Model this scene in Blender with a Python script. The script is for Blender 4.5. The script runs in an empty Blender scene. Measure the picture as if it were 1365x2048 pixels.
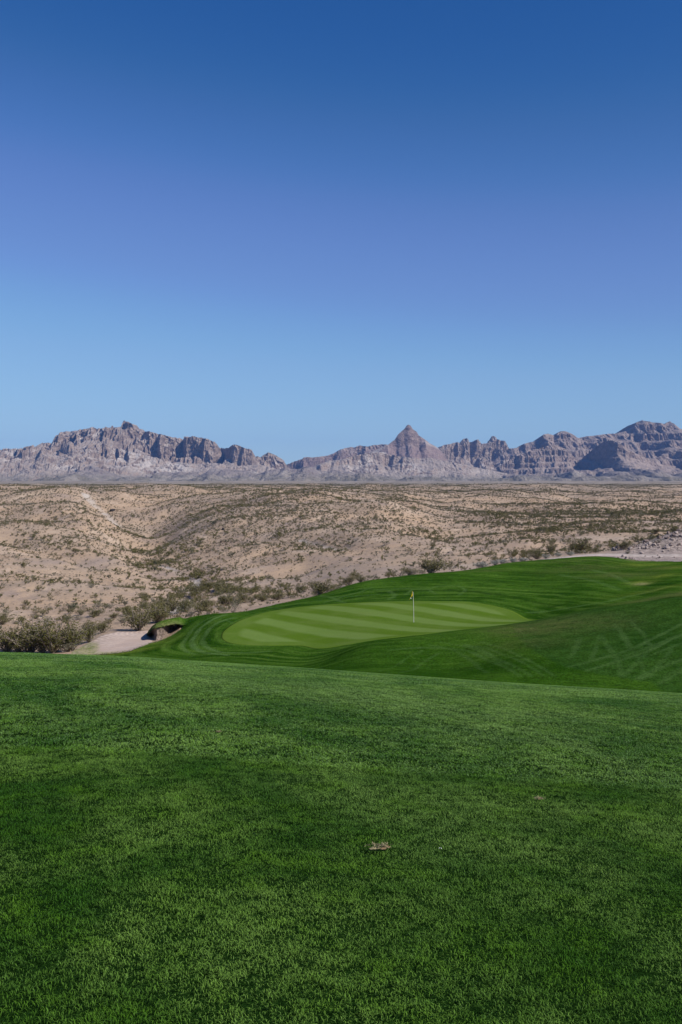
import bpy, math, random
import numpy as np
from mathutils import Vector, Matrix

rng = np.random.default_rng(7)
random.seed(7)
SC = bpy.context.scene
COL = SC.collection
R = math.radians

# ------------------------------------------------------------------ camera
F = 1991.0            # focal length in pixels of the 1365 x 2048 photograph (35 mm on a 36 mm tall sensor)
CX, HY = 682.5, 965.0 # principal column, horizon row
EYE = 1.65
cam_d = bpy.data.cameras.new('camera')
cam_d.lens = 35.0
cam_d.sensor_fit = 'VERTICAL'
cam_d.sensor_height = 36.0
cam_d.sensor_width = 24.0
cam_d.shift_y = -(1024.0 - HY) / 2048.0
cam_d.clip_start = 0.1
cam_d.clip_end = 80000.0
cam = bpy.data.objects.new('camera', cam_d)
cam.location = (0, 0, EYE)
cam.rotation_euler = (R(90), 0, 0)
COL.objects.link(cam)
SC.camera = cam

# ------------------------------------------------------------------ sun and sky
SUN_EL, SUN_AZ = R(40), R(122)      # azimuth measured from the view direction towards the right
S_DIR = Vector((math.cos(SUN_EL) * math.sin(SUN_AZ), math.cos(SUN_EL) * math.cos(SUN_AZ), math.sin(SUN_EL)))
sun_d = bpy.data.lights.new('sun', 'SUN')
sun_d.energy = 4.3
sun_d.angle = R(0.53)
sun_d.color = (1.0, 0.95, 0.88)
sun = bpy.data.objects.new('sun', sun_d)
sun.rotation_euler = S_DIR.to_track_quat('Z', 'Y').to_euler()
sun.location = (200, -60, 200)
COL.objects.link(sun)

world = bpy.data.worlds.new('World')
SC.world = world
world.use_nodes = True
wn = world.node_tree
wn.nodes.clear()
w_out = wn.nodes.new('ShaderNodeOutputWorld')
w_bg = wn.nodes.new('ShaderNodeBackground')
w_sky = wn.nodes.new('ShaderNodeTexSky')
w_sky.sky_type = 'NISHITA'
w_sky.sun_disc = False
w_sky.sun_elevation = SUN_EL
w_sky.sun_rotation = SUN_AZ
w_sky.altitude = 600
w_sky.air_density = 1.0
w_sky.dust_density = 0.0
w_sky.ozone_density = 4.0
w_bg.inputs['Strength'].default_value = 0.085
# deepen the blue of the clear desert sky: a tone curve on each channel of the sky model
SKY_S, EXPO = 0.085, 0.42
w_sep = wn.nodes.new('ShaderNodeSeparateColor'); w_com = wn.nodes.new('ShaderNodeCombineColor')
wn.links.new(w_sky.outputs[0], w_sep.inputs[0])
SKY_TONE = (
    ((0, 0), (.06, .010), (.084, .0212), (.101, .048), (.111, .065), (.128, .104), (.153, .136), (.187, .166), (.23, .210), (.28, .258), (.6, .42), (1, .5)),
    ((0, 0), (.10, .060), (.15, .100), (.177, .138), (.192, .162), (.221, .206), (.255, .248), (.302, .300), (.35, .372), (.41, .44), (.7, .62), (1, .7)),
    ((0, 0), (.20, .220), (.28, .322), (.322, .376), (.345, .425), (.381, .50), (.424, .568), (.464, .612), (.49, .64), (.51, .667), (.8, .85), (1, .9)))
for ch, pts in enumerate(SKY_TONE):
    a = wn.nodes.new('ShaderNodeMath'); a.operation = 'MULTIPLY'; a.inputs[1].default_value = SKY_S; a.use_clamp = True
    c = wn.nodes.new('ShaderNodeMath'); c.operation = 'MULTIPLY'; c.inputs[1].default_value = 1 / SKY_S / 2 ** EXPO
    fc = wn.nodes.new('ShaderNodeFloatCurve'); cv = fc.mapping.curves[0]
    cv.points[0].location = pts[0]; cv.points[1].location = pts[-1]
    for q in pts[1:-1]: cv.points.new(*q)
    for q in cv.points: q.handle_type = 'AUTO_CLAMPED'
    fc.mapping.update()
    wn.links.new(w_sep.outputs[ch], a.inputs[0]); wn.links.new(a.outputs[0], fc.inputs['Value'])
    wn.links.new(fc.outputs[0], c.inputs[0]); wn.links.new(c.outputs[0], w_com.inputs[ch])
wn.links.new(w_com.outputs[0], w_bg.inputs['Color'])
wn.links.new(w_bg.outputs[0], w_out.inputs['Surface'])

SC.view_settings.view_transform = 'Standard'
SC.view_settings.look = 'None'
SC.view_settings.gamma = 1.0
SC.view_settings.exposure = EXPO
SC.cycles.max_bounces = 6
SC.cycles.transparent_max_bounces = 4
SC.cycles.volume_bounces = 0

# ------------------------------------------------------------------ small helpers
def tag(o, label=None, cat=None, group=None, kind=None):
    if label: o['label'] = label
    if cat: o['category'] = cat
    if group: o['group'] = group
    if kind: o['kind'] = kind
    return o

def link(o, parent=None):
    COL.objects.link(o)
    if parent is not None: o.parent = parent
    return o

def empty(name, loc=(0, 0, 0), rz=0.0):
    o = bpy.data.objects.new(name, None)
    o.empty_display_size = 0.3
    o.location = loc
    o.rotation_euler = (0, 0, rz)
    return link(o)

def mesh_np(name, verts, faces, mats=(), fmat=None, smooth=False, attrs=None):
    """verts (n,3); faces (m,k) with one k (3 or 4)"""
    verts = np.ascontiguousarray(verts, dtype=np.float32)
    faces = np.ascontiguousarray(faces, dtype=np.int32)
    me = bpy.data.meshes.new(name)
    m, k = faces.shape
    me.vertices.add(len(verts)); me.vertices.foreach_set('co', verts.ravel())
    me.loops.add(m * k); me.loops.foreach_set('vertex_index', faces.ravel())
    me.polygons.add(m)
    me.polygons.foreach_set('loop_start', np.arange(0, m * k, k, dtype=np.int32))
    for mt in mats: me.materials.append(mt)
    if fmat is not None: me.polygons.foreach_set('material_index', np.asarray(fmat, dtype=np.int32))
    me.polygons.foreach_set('use_smooth', np.full(m, smooth))
    for an, av in (attrs or {}).items():
        at = me.attributes.new(an, 'FLOAT', 'POINT')
        at.data.foreach_set('value', np.ascontiguousarray(av, dtype=np.float32).ravel())
    me.update(calc_edges=True)
    return me

def grid_faces(nr, nc, off=0):
    i = np.arange(nr - 1)[:, None] * nc + np.arange(nc - 1)[None, :]
    return (np.stack([i, i + 1, i + nc + 1, i + nc], -1).reshape(-1, 4)) + off

def sstep(a, b, x):
    t = np.clip((x - a) / (b - a), 0, 1)
    return t * t * (3 - 2 * t)

# numpy gradient noise ------------------------------------------------
_perm = np.random.default_rng(3).permutation(4096).astype(np.int64)
_g = np.random.default_rng(4).normal(size=(4096, 3)); _g /= np.linalg.norm(_g, axis=1)[:, None]
def _h(ix, iy, iz):
    return _perm[(_perm[(_perm[ix & 4095] + iy) & 4095] + iz) & 4095]
def perlin(x, y, z=0.0):
    x, y, z = np.broadcast_arrays(np.asarray(x, float), np.asarray(y, float), np.asarray(z, float))
    ix, iy, iz = (np.floor(v).astype(np.int64) for v in (x, y, z))
    fx, fy, fz = x - ix, y - iy, z - iz
    u, v, w = (f * f * f * (f * (f * 6 - 15) + 10) for f in (fx, fy, fz))
    def d(dx, dy, dz):
        g = _g[_h(ix + dx, iy + dy, iz + dz)]
        return g[..., 0] * (fx - dx) + g[..., 1] * (fy - dy) + g[..., 2] * (fz - dz)
    l = lambda a, b, t: a + (b - a) * t
    a = l(l(d(0,0,0), d(1,0,0), u), l(d(0,1,0), d(1,1,0), u), v)
    b = l(l(d(0,0,1), d(1,0,1), u), l(d(0,1,1), d(1,1,1), u), v)
    return l(a, b, w) * 1.5
def fbm(x, y, z=0.0, o=4, g=0.5):
    s, a, f, n = 0.0, 1.0, 1.0, 0.0
    for k in range(o):
        s = s + a * perlin(x * f + 17.3 * k, y * f - 9.1 * k, z * f); n += a; a *= g; f *= 2.03
    return s / n
def ridged(x, y, z=0.0, o=4, g=0.5):
    s, a, f, n = 0.0, 1.0, 1.0, 0.0
    for k in range(o):
        s = s + a * (1 - np.abs(perlin(x * f + 7.7 * k, y * f + 3.1 * k, z * f)) * 2); n += a; a *= g; f *= 2.07
    return s / n

# shader helper -------------------------------------------------------
class Mat:
    def __init__(self, name):
        self.m = bpy.data.materials.new(name); self.m.use_nodes = True
        self.t = self.m.node_tree; self.t.nodes.clear()
        self.out = self.n('ShaderNodeOutputMaterial')
        self.b = self.n('ShaderNodeBsdfPrincipled')
        self.l(self.b.outputs[0], self.out.inputs[0])
        self.b.inputs['Specular IOR Level'].default_value = 0.2
        self.b.inputs['Roughness'].default_value = 0.85
    def n(self, ty, **kw):
        nd = self.t.nodes.new(ty)
        for k, v in kw.items(): setattr(nd, k, v)
        return nd
    def l(self, a, b): self.t.links.new(a, b)
    def put(self, sock, v):
        if hasattr(v, 'links') or isinstance(v, bpy.types.NodeSocket): self.l(v, sock)
        elif isinstance(v, (tuple, list)) and len(v) == 3 and sock.type == 'RGBA': sock.default_value = (*v, 1)
        else: sock.default_value = v
    def pos(self, scale=(1, 1, 1), rot=(0, 0, 0)):
        if not hasattr(self, '_p'): self._p = self.n('ShaderNodeNewGeometry')
        if scale == (1, 1, 1) and rot == (0, 0, 0): return self._p.outputs['Position']
        mp = self.n('ShaderNodeMapping'); self.l(self._p.outputs['Position'], mp.inputs['Vector'])
        mp.inputs['Scale'].default_value = scale; mp.inputs['Rotation'].default_value = rot
        return mp.outputs[0]
    def geo(self, s):
        self.pos(); return self._p.outputs[s]
    def attr(self, name):
        a = self.n('ShaderNodeAttribute', attribute_name=name); return a.outputs['Fac']
    def noise(self, vec, scale, detail=3.0, rough=0.55, dist=0.0):
        nd = self.n('ShaderNodeTexNoise'); self.l(vec, nd.inputs['Vector'])
        nd.inputs['Scale'].default_value = scale; nd.inputs['Detail'].default_value = detail
        nd.inputs['Roughness'].default_value = rough; nd.inputs['Distortion'].default_value = dist
        return nd.outputs['Fac']
    def voro(self, vec, scale, feature='F1', out='Distance'):
        nd = self.n('ShaderNodeTexVoronoi', feature=feature); self.l(vec, nd.inputs['Vector'])
        nd.inputs['Scale'].default_value = scale
        return nd.outputs[out]
    def ramp(self, v, a, b, c=0.0, d=1.0, smooth=True):
        nd = self.n('ShaderNodeMapRange', interpolation_type='SMOOTHSTEP' if smooth else 'LINEAR')
        self.l(v, nd.inputs['Value'])
        for i, x in zip((1, 2, 3, 4), (a, b, c, d)): nd.inputs[i].default_value = x
        return nd.outputs[0]
    def math(self, op, a, b=0.0, c=0.0):
        nd = self.n('ShaderNodeMath', operation=op)
        for i, x in enumerate((a, b, c)): self.put(nd.inputs[i], x)
        return nd.outputs[0]
    def mix(self, f, a, b, mode='MIX'):
        nd = self.n('ShaderNodeMix', data_type='RGBA', blend_type=mode)
        self.put(nd.inputs[0], f); self.put(nd.inputs[6], a); self.put(nd.inputs[7], b)
        return nd.outputs[2]
    def bump(self, h, strength, dist):
        nd = self.n('ShaderNodeBump'); self.l(h, nd.inputs['Height'])
        nd.inputs['Strength'].default_value = strength; nd.inputs['Distance'].default_value = dist
        self.l(nd.outputs[0], self.b.inputs['Normal'])
    def color(self, c): self.put(self.b.inputs['Base Color'], c)

# ------------------------------------------------------------------ the lie of the land
# for a fan of directions (named by photo column) the ground is given as (distance, photo row it would be seen at)
EDGE_P = [-1500, 0, 250, 600, 1000, 1365, 2900]
EDGE_Y = [1300, 1305, 1313, 1336, 1365, 1387, 1400]
FAR = [(2000, 969), (3200, 965), (4500, 962.5), (7000, 960), (12000, 957), (20000, 955)]
COLS = {
 -1500: [(45,1330),(60,1322),(75,1290),(95,1250),(130,1195),(200,1130),(260,1090),(330,1048),(420,1010),(560,982),(650,975),(900,974)],
 -300: [(45,1330),(60,1324),(75,1288),(92,1252),(130,1195),(200,1128),(260,1085),(300,1058),(340,1034),(370,1032),(450,1003),(560,980),(650,974),(900,974)],
 0:    [(45,1330),(60,1325),(70,1304),(80,1275),(90,1252),(105,1228),(130,1192),(165,1158),(210,1120),(260,1085),(300,1062),(340,1040),(370,1039),(450,1005),(560,980),(650,974),(900,974)],
 140:  [(45,1335),(58,1328),(65,1308),(76,1285),(85,1262),(100,1235),(130,1197),(165,1160),(210,1122),(260,1090),(320,1052),(380,1018),(430,998),(460,1000),(550,982),(680,974),(900,974)],
 220:  [(45,1337),(56,1328),(64.5,1308),(70,1286),(76,1264),(84,1250),(95,1234),(130,1197),(165,1162),(210,1128),(260,1100),(320,1070),(370,1042),(420,1030),(470,1020),(560,990),(680,974.5),(900,974)],
 300:  [(45,1338),(55,1328),(62,1303),(68.5,1287),(70,1284),(77,1262),(82,1250),(95,1228),(110,1212),(130,1195),(165,1167),(210,1137),(260,1114),(320,1090),(380,1068),(440,1045),(520,1012),(620,986),(720,974),(950,973)],
 340:  [(45,1339),(55,1326),(62,1298),(70,1274),(77,1258),(82,1249),(92,1231),(110,1208),(130,1190),(165,1165),(210,1137),(260,1112),(320,1086),(380,1060),(440,1035),(520,1006),(620,985),(720,974),(950,973)],
 372:  [(45,1340),(55,1325),(62,1297),(71,1257),(75,1235),(79,1238),(90,1230),(110,1206),(130,1188),(165,1164),(200,1146),(250,1116),(300,1088),(360,1058),(430,1026),(500,1002),(600,988),(720,975),(950,973)],
 450:  [(45,1342),(54,1322),(60,1298),(66,1262),(75,1226),(80,1228),(95,1216),(120,1192),(150,1165),(185,1145),(230,1118),(270,1095),(330,1058),(400,1020),(460,1000),(520,990),(600,991),(700,978),(850,974),(1100,972)],
 600:  [(45,1345),(54,1326),(60,1298),(70,1243),(79,1213),(85,1205),(90,1198),(94,1200),(105,1192),(130,1172),(165,1145),(210,1115),(260,1083),(320,1043),(380,1008),(430,989),(470,983),(520,985),(700,980),(900,974),(1200,971)],
 750:  [(45,1335),(54,1283),(58,1284),(66,1256),(79,1206),(84,1198),(94,1158),(98,1160),(110,1155),(130,1142),(165,1120),(210,1090),(260,1060),(320,1022),(370,1003),(410,996),(450,998),(560,986),(800,977),(1200,971)],
 900:  [(45,1344),(50,1306),(57,1262),(61,1264),(67,1250),(79,1204),(84,1190),(90,1165),(98,1143),(102,1145),(115,1140),(140,1122),(180,1100),(230,1085),(300,1064),(380,1036),(430,1022),(480,1019),(600,1000),(750,987),(1000,976),(1400,970)],
 1050: [(36,1385),(45,1322),(52,1278),(59,1243),(63,1245),(70,1240),(80,1200),(88,1172),(95,1150),(103,1121),(107,1124),(120,1118),(150,1105),(200,1088),(260,1068),(330,1048),(400,1032),(480,1018),(600,1007),(800,988),(1000,977),(1500,969)],
 1200: [(36,1394),(45,1312),(52,1262),(60,1215),(66,1216),(75,1200),(85,1165),(95,1138),(105,1113),(109,1112),(114,1105),(122,1104),(150,1097),(200,1080),(260,1062),(330,1045),(400,1030),(480,1016),(600,1008),(700,1003),(900,985),(1200,974)],
 1280: [(36,1398),(45,1306),(52,1255),(60,1205),(66,1206),(75,1190),(85,1160),(95,1137),(103,1122),(107,1116),(112,1107),(118,1087),(124,1088),(140,1088),(200,1074),(260,1058),(330,1043),(400,1029),(480,1015),(600,1008),(700,1003),(900,985),(1200,974)],
 1365: [(36,1402),(45,1300),(52,1248),(60,1194),(64,1195),(72,1180),(82,1155),(92,1135),(101,1122),(106,1116),(111,1104),(122,1055),(128,1056),(145,1066),(200,1062),(260,1052),(330,1041),(400,1028),(480,1015),(600,1008),(700,1003),(900,985),(1200,974)],
 1700: [(36,1406),(45,1296),(52,1240),(60,1184),(64,1183),(72,1170),(82,1148),(92,1130),(101,1118),(106,1112),(111,1095),(125,1010),(135,1008),(160,1030),(240,1045),(330,1038),(400,1028),(480,1016),(600,1008),(900,986),(1200,974)],
 2900: [(36,1410),(45,1296),(52,1240),(60,1184),(64,1183),(72,1170),(82,1148),(92,1130),(101,1118),(106,1112),(111,1095),(125,1010),(135,1008),(160,1030),(240,1045),(330,1038),(400,1028),(480,1016),(600,1008),(900,986),(1200,974)],
}
B_PAR = EYE / 24.0 ** 2
def edge_slope(px):
    return (np.interp(px, EDGE_P, EDGE_Y) - HY) / F
def par_rel(px, Y):
    a = edge_slope(px) - 2 * EYE / 24.0
    return -(EYE + a * Y + B_PAR * Y * Y)

def pchip(x, y, xi):
    x = np.asarray(x, float); y = np.asarray(y, float)
    h = np.diff(x); d = np.diff(y) / h
    m = np.zeros_like(y)
    w1, w2 = 2 * h[1:] + h[:-1], h[1:] + 2 * h[:-1]
    ok = d[1:] * d[:-1] > 0
    den = np.where(ok, w1 / np.where(d[:-1] == 0, 1, d[:-1]) + w2 / np.where(d[1:] == 0, 1, d[1:]), 1)
    m[1:-1] = np.where(ok, (w1 + w2) / den, 0)
    m[0], m[-1] = d[0], d[-1]
    i = np.clip(np.searchsorted(x, xi) - 1, 0, len(h) - 1)
    t = np.clip((xi - x[i]) / h[i], 0, 1)
    return ((1 + 2*t) * (1-t)**2) * y[i] + t * (1-t)**2 * h[i] * m[i] + t*t*(3-2*t) * y[i+1] + t*t*(t-1) * h[i] * m[i+1]

GP = np.arange(-1500, 2901, 5.0)
GL = np.linspace(math.log(12.0), math.log(20000.0), 1500)
GY = np.exp(GL)
_keys = sorted(COLS)
_tab = []
for p in _keys:
    near = [(y, HY - F * par_rel(p, y) / y) for y in (12, 14, 16, 18, 20, 22, 24, 26, 28, 31)]
    pts = near + [q for q in COLS[p] if q[0] > 33] + FAR
    pts.sort()
    _tab.append(pchip([math.log(q[0]) for q in pts], [q[1] for q in pts], GL))
_tab = np.array(_tab)
HT = np.stack([pchip(_keys, _tab[:, j], GP) for j in range(len(GL))], 1)      # [column, distance] -> row
def _smooth(a, ax, k):
    w = np.exp(-0.5 * (np.arange(-3*k, 3*k+1) / k) ** 2); w /= w.sum()
    pad = [(0, 0), (0, 0)]; pad[ax] = (3*k, 3*k)
    ap = np.pad(a, pad, mode='edge')
    return np.apply_along_axis(lambda v: np.convolve(v, w, 'valid'), ax, ap)
HT = _smooth(_smooth(HT, 0, 2), 1, 3)

def lut(px, Y):
    i = np.clip((px - GP[0]) / 5.0, 0, len(GP) - 1.001); j = np.clip((np.log(np.maximum(Y, 1e-3)) - GL[0]) / (GL[1] - GL[0]), 0, len(GL) - 1.001)
    i0, j0 = i.astype(int), j.astype(int); fi, fj = i - i0, j - j0
    return (HT[i0, j0]*(1-fi)*(1-fj) + HT[i0+1, j0]*fi*(1-fj) + HT[i0, j0+1]*(1-fi)*fj + HT[i0+1, j0+1]*fi*fj)

# where the turf ends (distance by direction): front rim of the bunker left of column 365, back crest right of it
YF_P = [-1500, 100, 140, 200, 262, 285, 297, 315, 335, 352, 365]
YF_Y = [47, 47, 63, 64.5, 65.2, 67, 68.5, 69, 70, 71, 71.8]
YB_P = [296, 335, 365, 372, 430, 500, 600, 690, 760, 860, 940, 1000, 1080, 1160, 1230, 1280, 1365, 1700, 2900]
YB_Y = [77, 76, 75.7, 75.6, 76.2, 81.5, 90.3, 93, 95, 98, 100.5, 103, 105, 107, 106, 103, 101, 101, 101]
def turf_end(px):
    w = 0.5 * np.sin(px * 0.05) * sstep(400, 500, px) + 0.25 * np.sin(px * 0.17 + 1) * sstep(400, 500, px)
    return np.where(px < 365, np.interp(px, YF_P, YF_Y), np.interp(px, YB_P, YB_Y) + w)

def px_of(X, Y): return CX + F * X / np.maximum(Y, 0.5)

def h_base(X, Y):
    """smooth ground height (world z)"""
    X, Y = np.broadcast_arrays(np.asarray(X, float), np.asarray(Y, float))
    px = np.clip(px_of(X, Y), -1500, 2900)
    far = (HY - lut(px, Y)) * Y / F
    nr = par_rel(px, np.maximum(Y, -20))
    nr = np.where(Y < 0, -EYE - 0.02 * Y * 0, nr)
    w = sstep(14, 20, Y)
    return EYE + nr * (1 - w) + far * w

CARVE = [([(392,1150),(372,1122),(330,1108),(300,1085),(310,1060),(335,1035),(355,1012)], 20, 2.6), ([(960,1060),(900,1066),(840,1058),(790,1040),(770,1020)], 20, 2.6),
         ([(95,1024),(130,1032),(170,1045),(210,1058),(260,1068),(300,1074)], 9, 2.6), ([(20,1066),(70,1080),(105,1088),(150,1100),(210,1114),(280,1122)], 8, 2.4),
         ([(680,1104),(640,1110),(590,1122),(540,1140)], 8, 1.6), ([(170,985),(205,1006),(245,1030),(280,1050)], 14, 3.0), ([(560,1070),(640,1072),(720,1080),(790,1100)], 7, 1.4)]
CARVE_W = None
def h_desert(X, Y):
    X, Y = np.broadcast_arrays(np.asarray(X, float), np.asarray(Y, float))
    px = px_of(X, Y)
    d = Y - np.maximum(np.where(px < 365, 82, turf_end(px)), 78)
    m = sstep(1, 25, d)
    z = h_base(X, Y)
    big = sstep(150, 500, Y)
    wx = X + 12 * fbm(X / 40, Y / 40, 5.0, 2); wy = Y + 12 * fbm(X / 40, Y / 40, 9.0, 2)
    n = -2.4 * sstep(5, 70, d) * (1 - 0.65 * sstep(180, 450, Y)) * (ridged(wx / 42, wy / 60, 2.0, 4) - 0.35) + 0.28 * fbm(X / 9, Y / 9, 1.0, 3) + 0.05 * fbm(X / 1.7, Y / 1.7, 4.0, 2)
    n = n + big * (-5.5 * (ridged(wx / 82, wy / 120, 3.0, 3) - 0.4)) * (1 - sstep(900, 2500, Y) * 0.5)
    global CARVE_W
    if CARVE_W is None: CARVE_W = [(poly_world(pl, ymin=80.0), w, dp) for pl, w, dp in CARVE]
    for W, w, dp in CARVE_W:
        dd = dist_poly(X, Y, W) + 0.35 * w * fbm(X / w, Y / w, 1.5, 2)
        n = n - dp * np.exp(-(dd / w) ** 2)
    n = n + 8.0 * fbm(X / 420, Y / 700, 5.5, 3) * sstep(2300, 3600, Y)
    ins = sstep(0, 2.5, turf_end(px) - Y) * (px > 120) + sstep(0, 2.5, 47 - Y) * (px <= 120)
    return z + m * n - 0.35 * np.clip(ins, 0, 1) - 0.02

def hit(px, py, ymin=30.0, ymax=3000.0, f=None):
    """first distance beyond ymin where the ground is seen at (px, py)"""
    Ys = np.exp(np.linspace(math.log(ymin), math.log(ymax), 4000))
    X = (px - CX) / F * Ys
    z = (f or h_base)(X, Ys) - EYE
    rows = HY - F * z / Ys
    k = np.nonzero(rows <= py)[0]
    k = k[0] if len(k) else len(Ys) - 1
    return float(X[k]), float(Ys[k]), float(z[k] + EYE)

# ------------------------------------------------------------------ materials of the land
def mat_desert():
    M = Mat('desert_gravel')
    p = M.pos()
    big = M.noise(p, 0.012, 5, 0.6, 0.4)
    mid = M.noise(M.pos((1, 0.6, 1)), 0.09, 5, 0.62, 0.6)
    fine = M.noise(p, 1.1, 5, 0.7)
    peb = M.voro(p, 2.6)
    c = M.mix(M.ramp(big, 0.36, 0.64), (0.385, 0.270, 0.176), (0.34, 0.252, 0.178))
    c = M.mix(M.math('MULTIPLY', M.ramp(mid, 0.50, 0.68), 0.75), c, (0.46, 0.35, 0.26))
    c = M.mix(M.math('MULTIPLY', M.ramp(mid, 0.47, 0.30), 0.6), c, (0.285, 0.215, 0.18))
    c = M.mix(M.math('MULTIPLY', M.ramp(fine, 0.50, 0.70), 0.7), c, (0.225, 0.17, 0.135))
    c = M.mix(M.math('MULTIPLY', M.ramp(peb, 0.26, 0.10), 0.75), c, M.mix(M.ramp(M.voro(p, 2.6, out='Color'), 0.2, 0.8), (0.16, 0.125, 0.11), (0.52, 0.44, 0.37)))
    c = M.mix(M.math('MULTIPLY', M.attr('wash'), M.ramp(mid, 0.35, 0.6, 0.15, 0.8)), c, M.mix(M.ramp(fine, 0.3, 0.7), (0.36, 0.32, 0.285), (0.52, 0.47, 0.42)))
    c = M.mix(M.attr('gravel'), c, M.mix(M.ramp(M.noise(p, 2.2, 4, 0.7), 0.38, 0.62), (0.15, 0.122, 0.112), (0.38, 0.31, 0.275)))
    c = M.mix(M.math('MULTIPLY', M.ramp(M.voro(M.pos((1, 0.8, 1)), 0.85), 0.30, 0.12), M.ramp(M.noise(p, 0.25, 3, 0.6), 0.38, 0.6, 0.3, 0.85)), c, (0.14, 0.118, 0.085))
    c = M.mix(M.math('MULTIPLY', M.ramp(M.voro(M.pos((1, 0.8, 1)), 1.9), 0.26, 0.14), 0.55), c, (0.16, 0.125, 0.10))
    c = M.mix(M.math('MULTIPLY', M.ramp(M.noise(M.pos((1, 0.45, 1)), 0.03, 5, 0.65, 0.8), 0.52, 0.68), 0.6), c, (0.26, 0.205, 0.175))
    # scrub too far to model one by one
    sc = M.ramp(M.voro(M.pos((1, 0.55, 1)), 0.16), 0.34, 0.16)
    sep = M.n('ShaderNodeSeparateXYZ'); M.l(p, sep.inputs[0])
    c = M.mix(M.math('MULTIPLY', M.math('MULTIPLY', sc, M.ramp(sep.outputs[1], 1150, 1700)), 0.8), c, (0.09, 0.085, 0.045))
    c = M.mix(M.math('MULTIPLY', M.ramp(sep.outputs[1], 650, 2000), 0.72), c, M.mix(M.ramp(M.noise(M.pos((1, 0.3, 1)), 0.01, 4, 0.7), 0.4, 0.6), (0.135, 0.12, 0.088), (0.255, 0.22, 0.175)))
    M.color(c)
    M.bump(M.math('ADD', fine, M.math('MULTIPLY', peb, -0.6)), 0.6, 0.12)
    M.b.inputs['Roughness'].default_value = 0.95
    return M.m

def mat_turf():
    M = Mat('turf')
    p = M.pos()
    big = M.noise(p, 0.22, 4, 0.6, 0.3)
    fine = M.noise(p, 9.0, 5, 0.8)
    # streaks left by mowing round the green: noise laid along (distance from green, way round it)
    cb = M.n('ShaderNodeCombineXYZ')
    M.l(M.math('MULTIPLY', M.attr('green_dist'), 1.5), cb.inputs[0]); M.l(M.math('MULTIPLY', M.attr('green_way'), 0.09), cb.inputs[1])
    st = M.noise(cb.outputs[0], 1.0, 4, 0.65, 0.25)
    sy = M.n('ShaderNodeSeparateXYZ'); M.l(p, sy.inputs[0])
    back = M.ramp(M.math('ADD', sy.outputs[1], M.math('MULTIPLY', sy.outputs[0], -0.55)), 48, 60, 0.3, 1.0)
    g1, g2 = (0.017, 0.056, 0.004), (0.040, 0.096, 0.009)
    c = M.mix(M.ramp(big, 0.35, 0.65), g1, g2)
    c = M.mix(M.math('MULTIPLY', M.math('MULTIPLY', M.ramp(st, 0.52, 0.66), 0.75), back), c, (0.082, 0.150, 0.022))
    c = M.mix(M.math('MULTIPLY', M.math('MULTIPLY', M.ramp(st, 0.48, 0.34), 0.8), back), c, (0.011, 0.042, 0.004))
    c = M.mix(M.math('MULTIPLY', M.ramp(M.noise(M.pos((0.7, 1, 1)), 1.1, 5, 0.75, 0.4), 0.45, 0.66), 0.6), c, (0.016, 0.045, 0.005))
    c = M.mix(M.math('MULTIPLY', M.ramp(M.noise(p, 3.1, 4, 0.75), 0.55, 0.72), 0.5), c, (0.070, 0.135, 0.022))
    c = M.mix(M.math('MULTIPLY', M.attr('rough'), 0.55), c, M.mix(M.ramp(M.noise(p, 1.6, 4, 0.7), 0.35, 0.65), (0.010, 0.036, 0.007), (0.028, 0.070, 0.015)))
    ring = M.math('SINE', M.math('ADD', M.math('MULTIPLY', M.attr('green_dist'), 3.6), M.math('MULTIPLY', M.noise(p, 0.25, 2), 3.0)))
    c = M.mix(M.math('MULTIPLY', M.math('MULTIPLY', M.ramp(ring, -0.3, 0.9), M.math('MULTIPLY', M.ramp(M.attr('green_dist'), 20, 6), M.math('MULTIPLY', back, M.ramp(M.noise(p, 0.35, 3), 0.35, 0.6)))), 0.5), c, (0.075, 0.145, 0.02))
    c = M.mix(M.math('MULTIPLY', M.attr('shade_band'), 0.75), c, (0.008, 0.030, 0.004))  # shading of the ledges and fold, put into the colour
    c = M.mix(M.math('MULTIPLY', M.attr('mark'), 0.8), c, (0.095, 0.165, 0.05))
    dn = M.ramp(M.noise(p, 1.3, 5, 0.7), 0.35, 0.65, 0.35, 1.0)
    c = M.mix(M.math('MULTIPLY', M.attr('yellow'), dn), c, (0.16, 0.20, 0.03))
    c = M.mix(M.math('MULTIPLY', M.attr('brown'), dn), c, (0.10, 0.105, 0.035))
    c = M.mix(M.math('MULTIPLY', M.attr('dry'), dn), c, (0.26, 0.24, 0.12))
    c = M.mix(1.0, c, M.mix(M.ramp(fine, 0.3, 0.7), (0.45, 0.45, 0.45), (1.5, 1.5, 1.5)), 'MULTIPLY')
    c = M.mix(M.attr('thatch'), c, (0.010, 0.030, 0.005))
    M.color(c)
    M.bump(M.math('ADD', fine, M.math('MULTIPLY', M.noise(p, 2.4, 3, 0.6), 1.2)), 1.0, 0.06)
    M.b.inputs['Roughness'].default_value = 0.9
    M.b.inputs['Specular IOR Level'].default_value = 0.0
    return M.m

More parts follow.
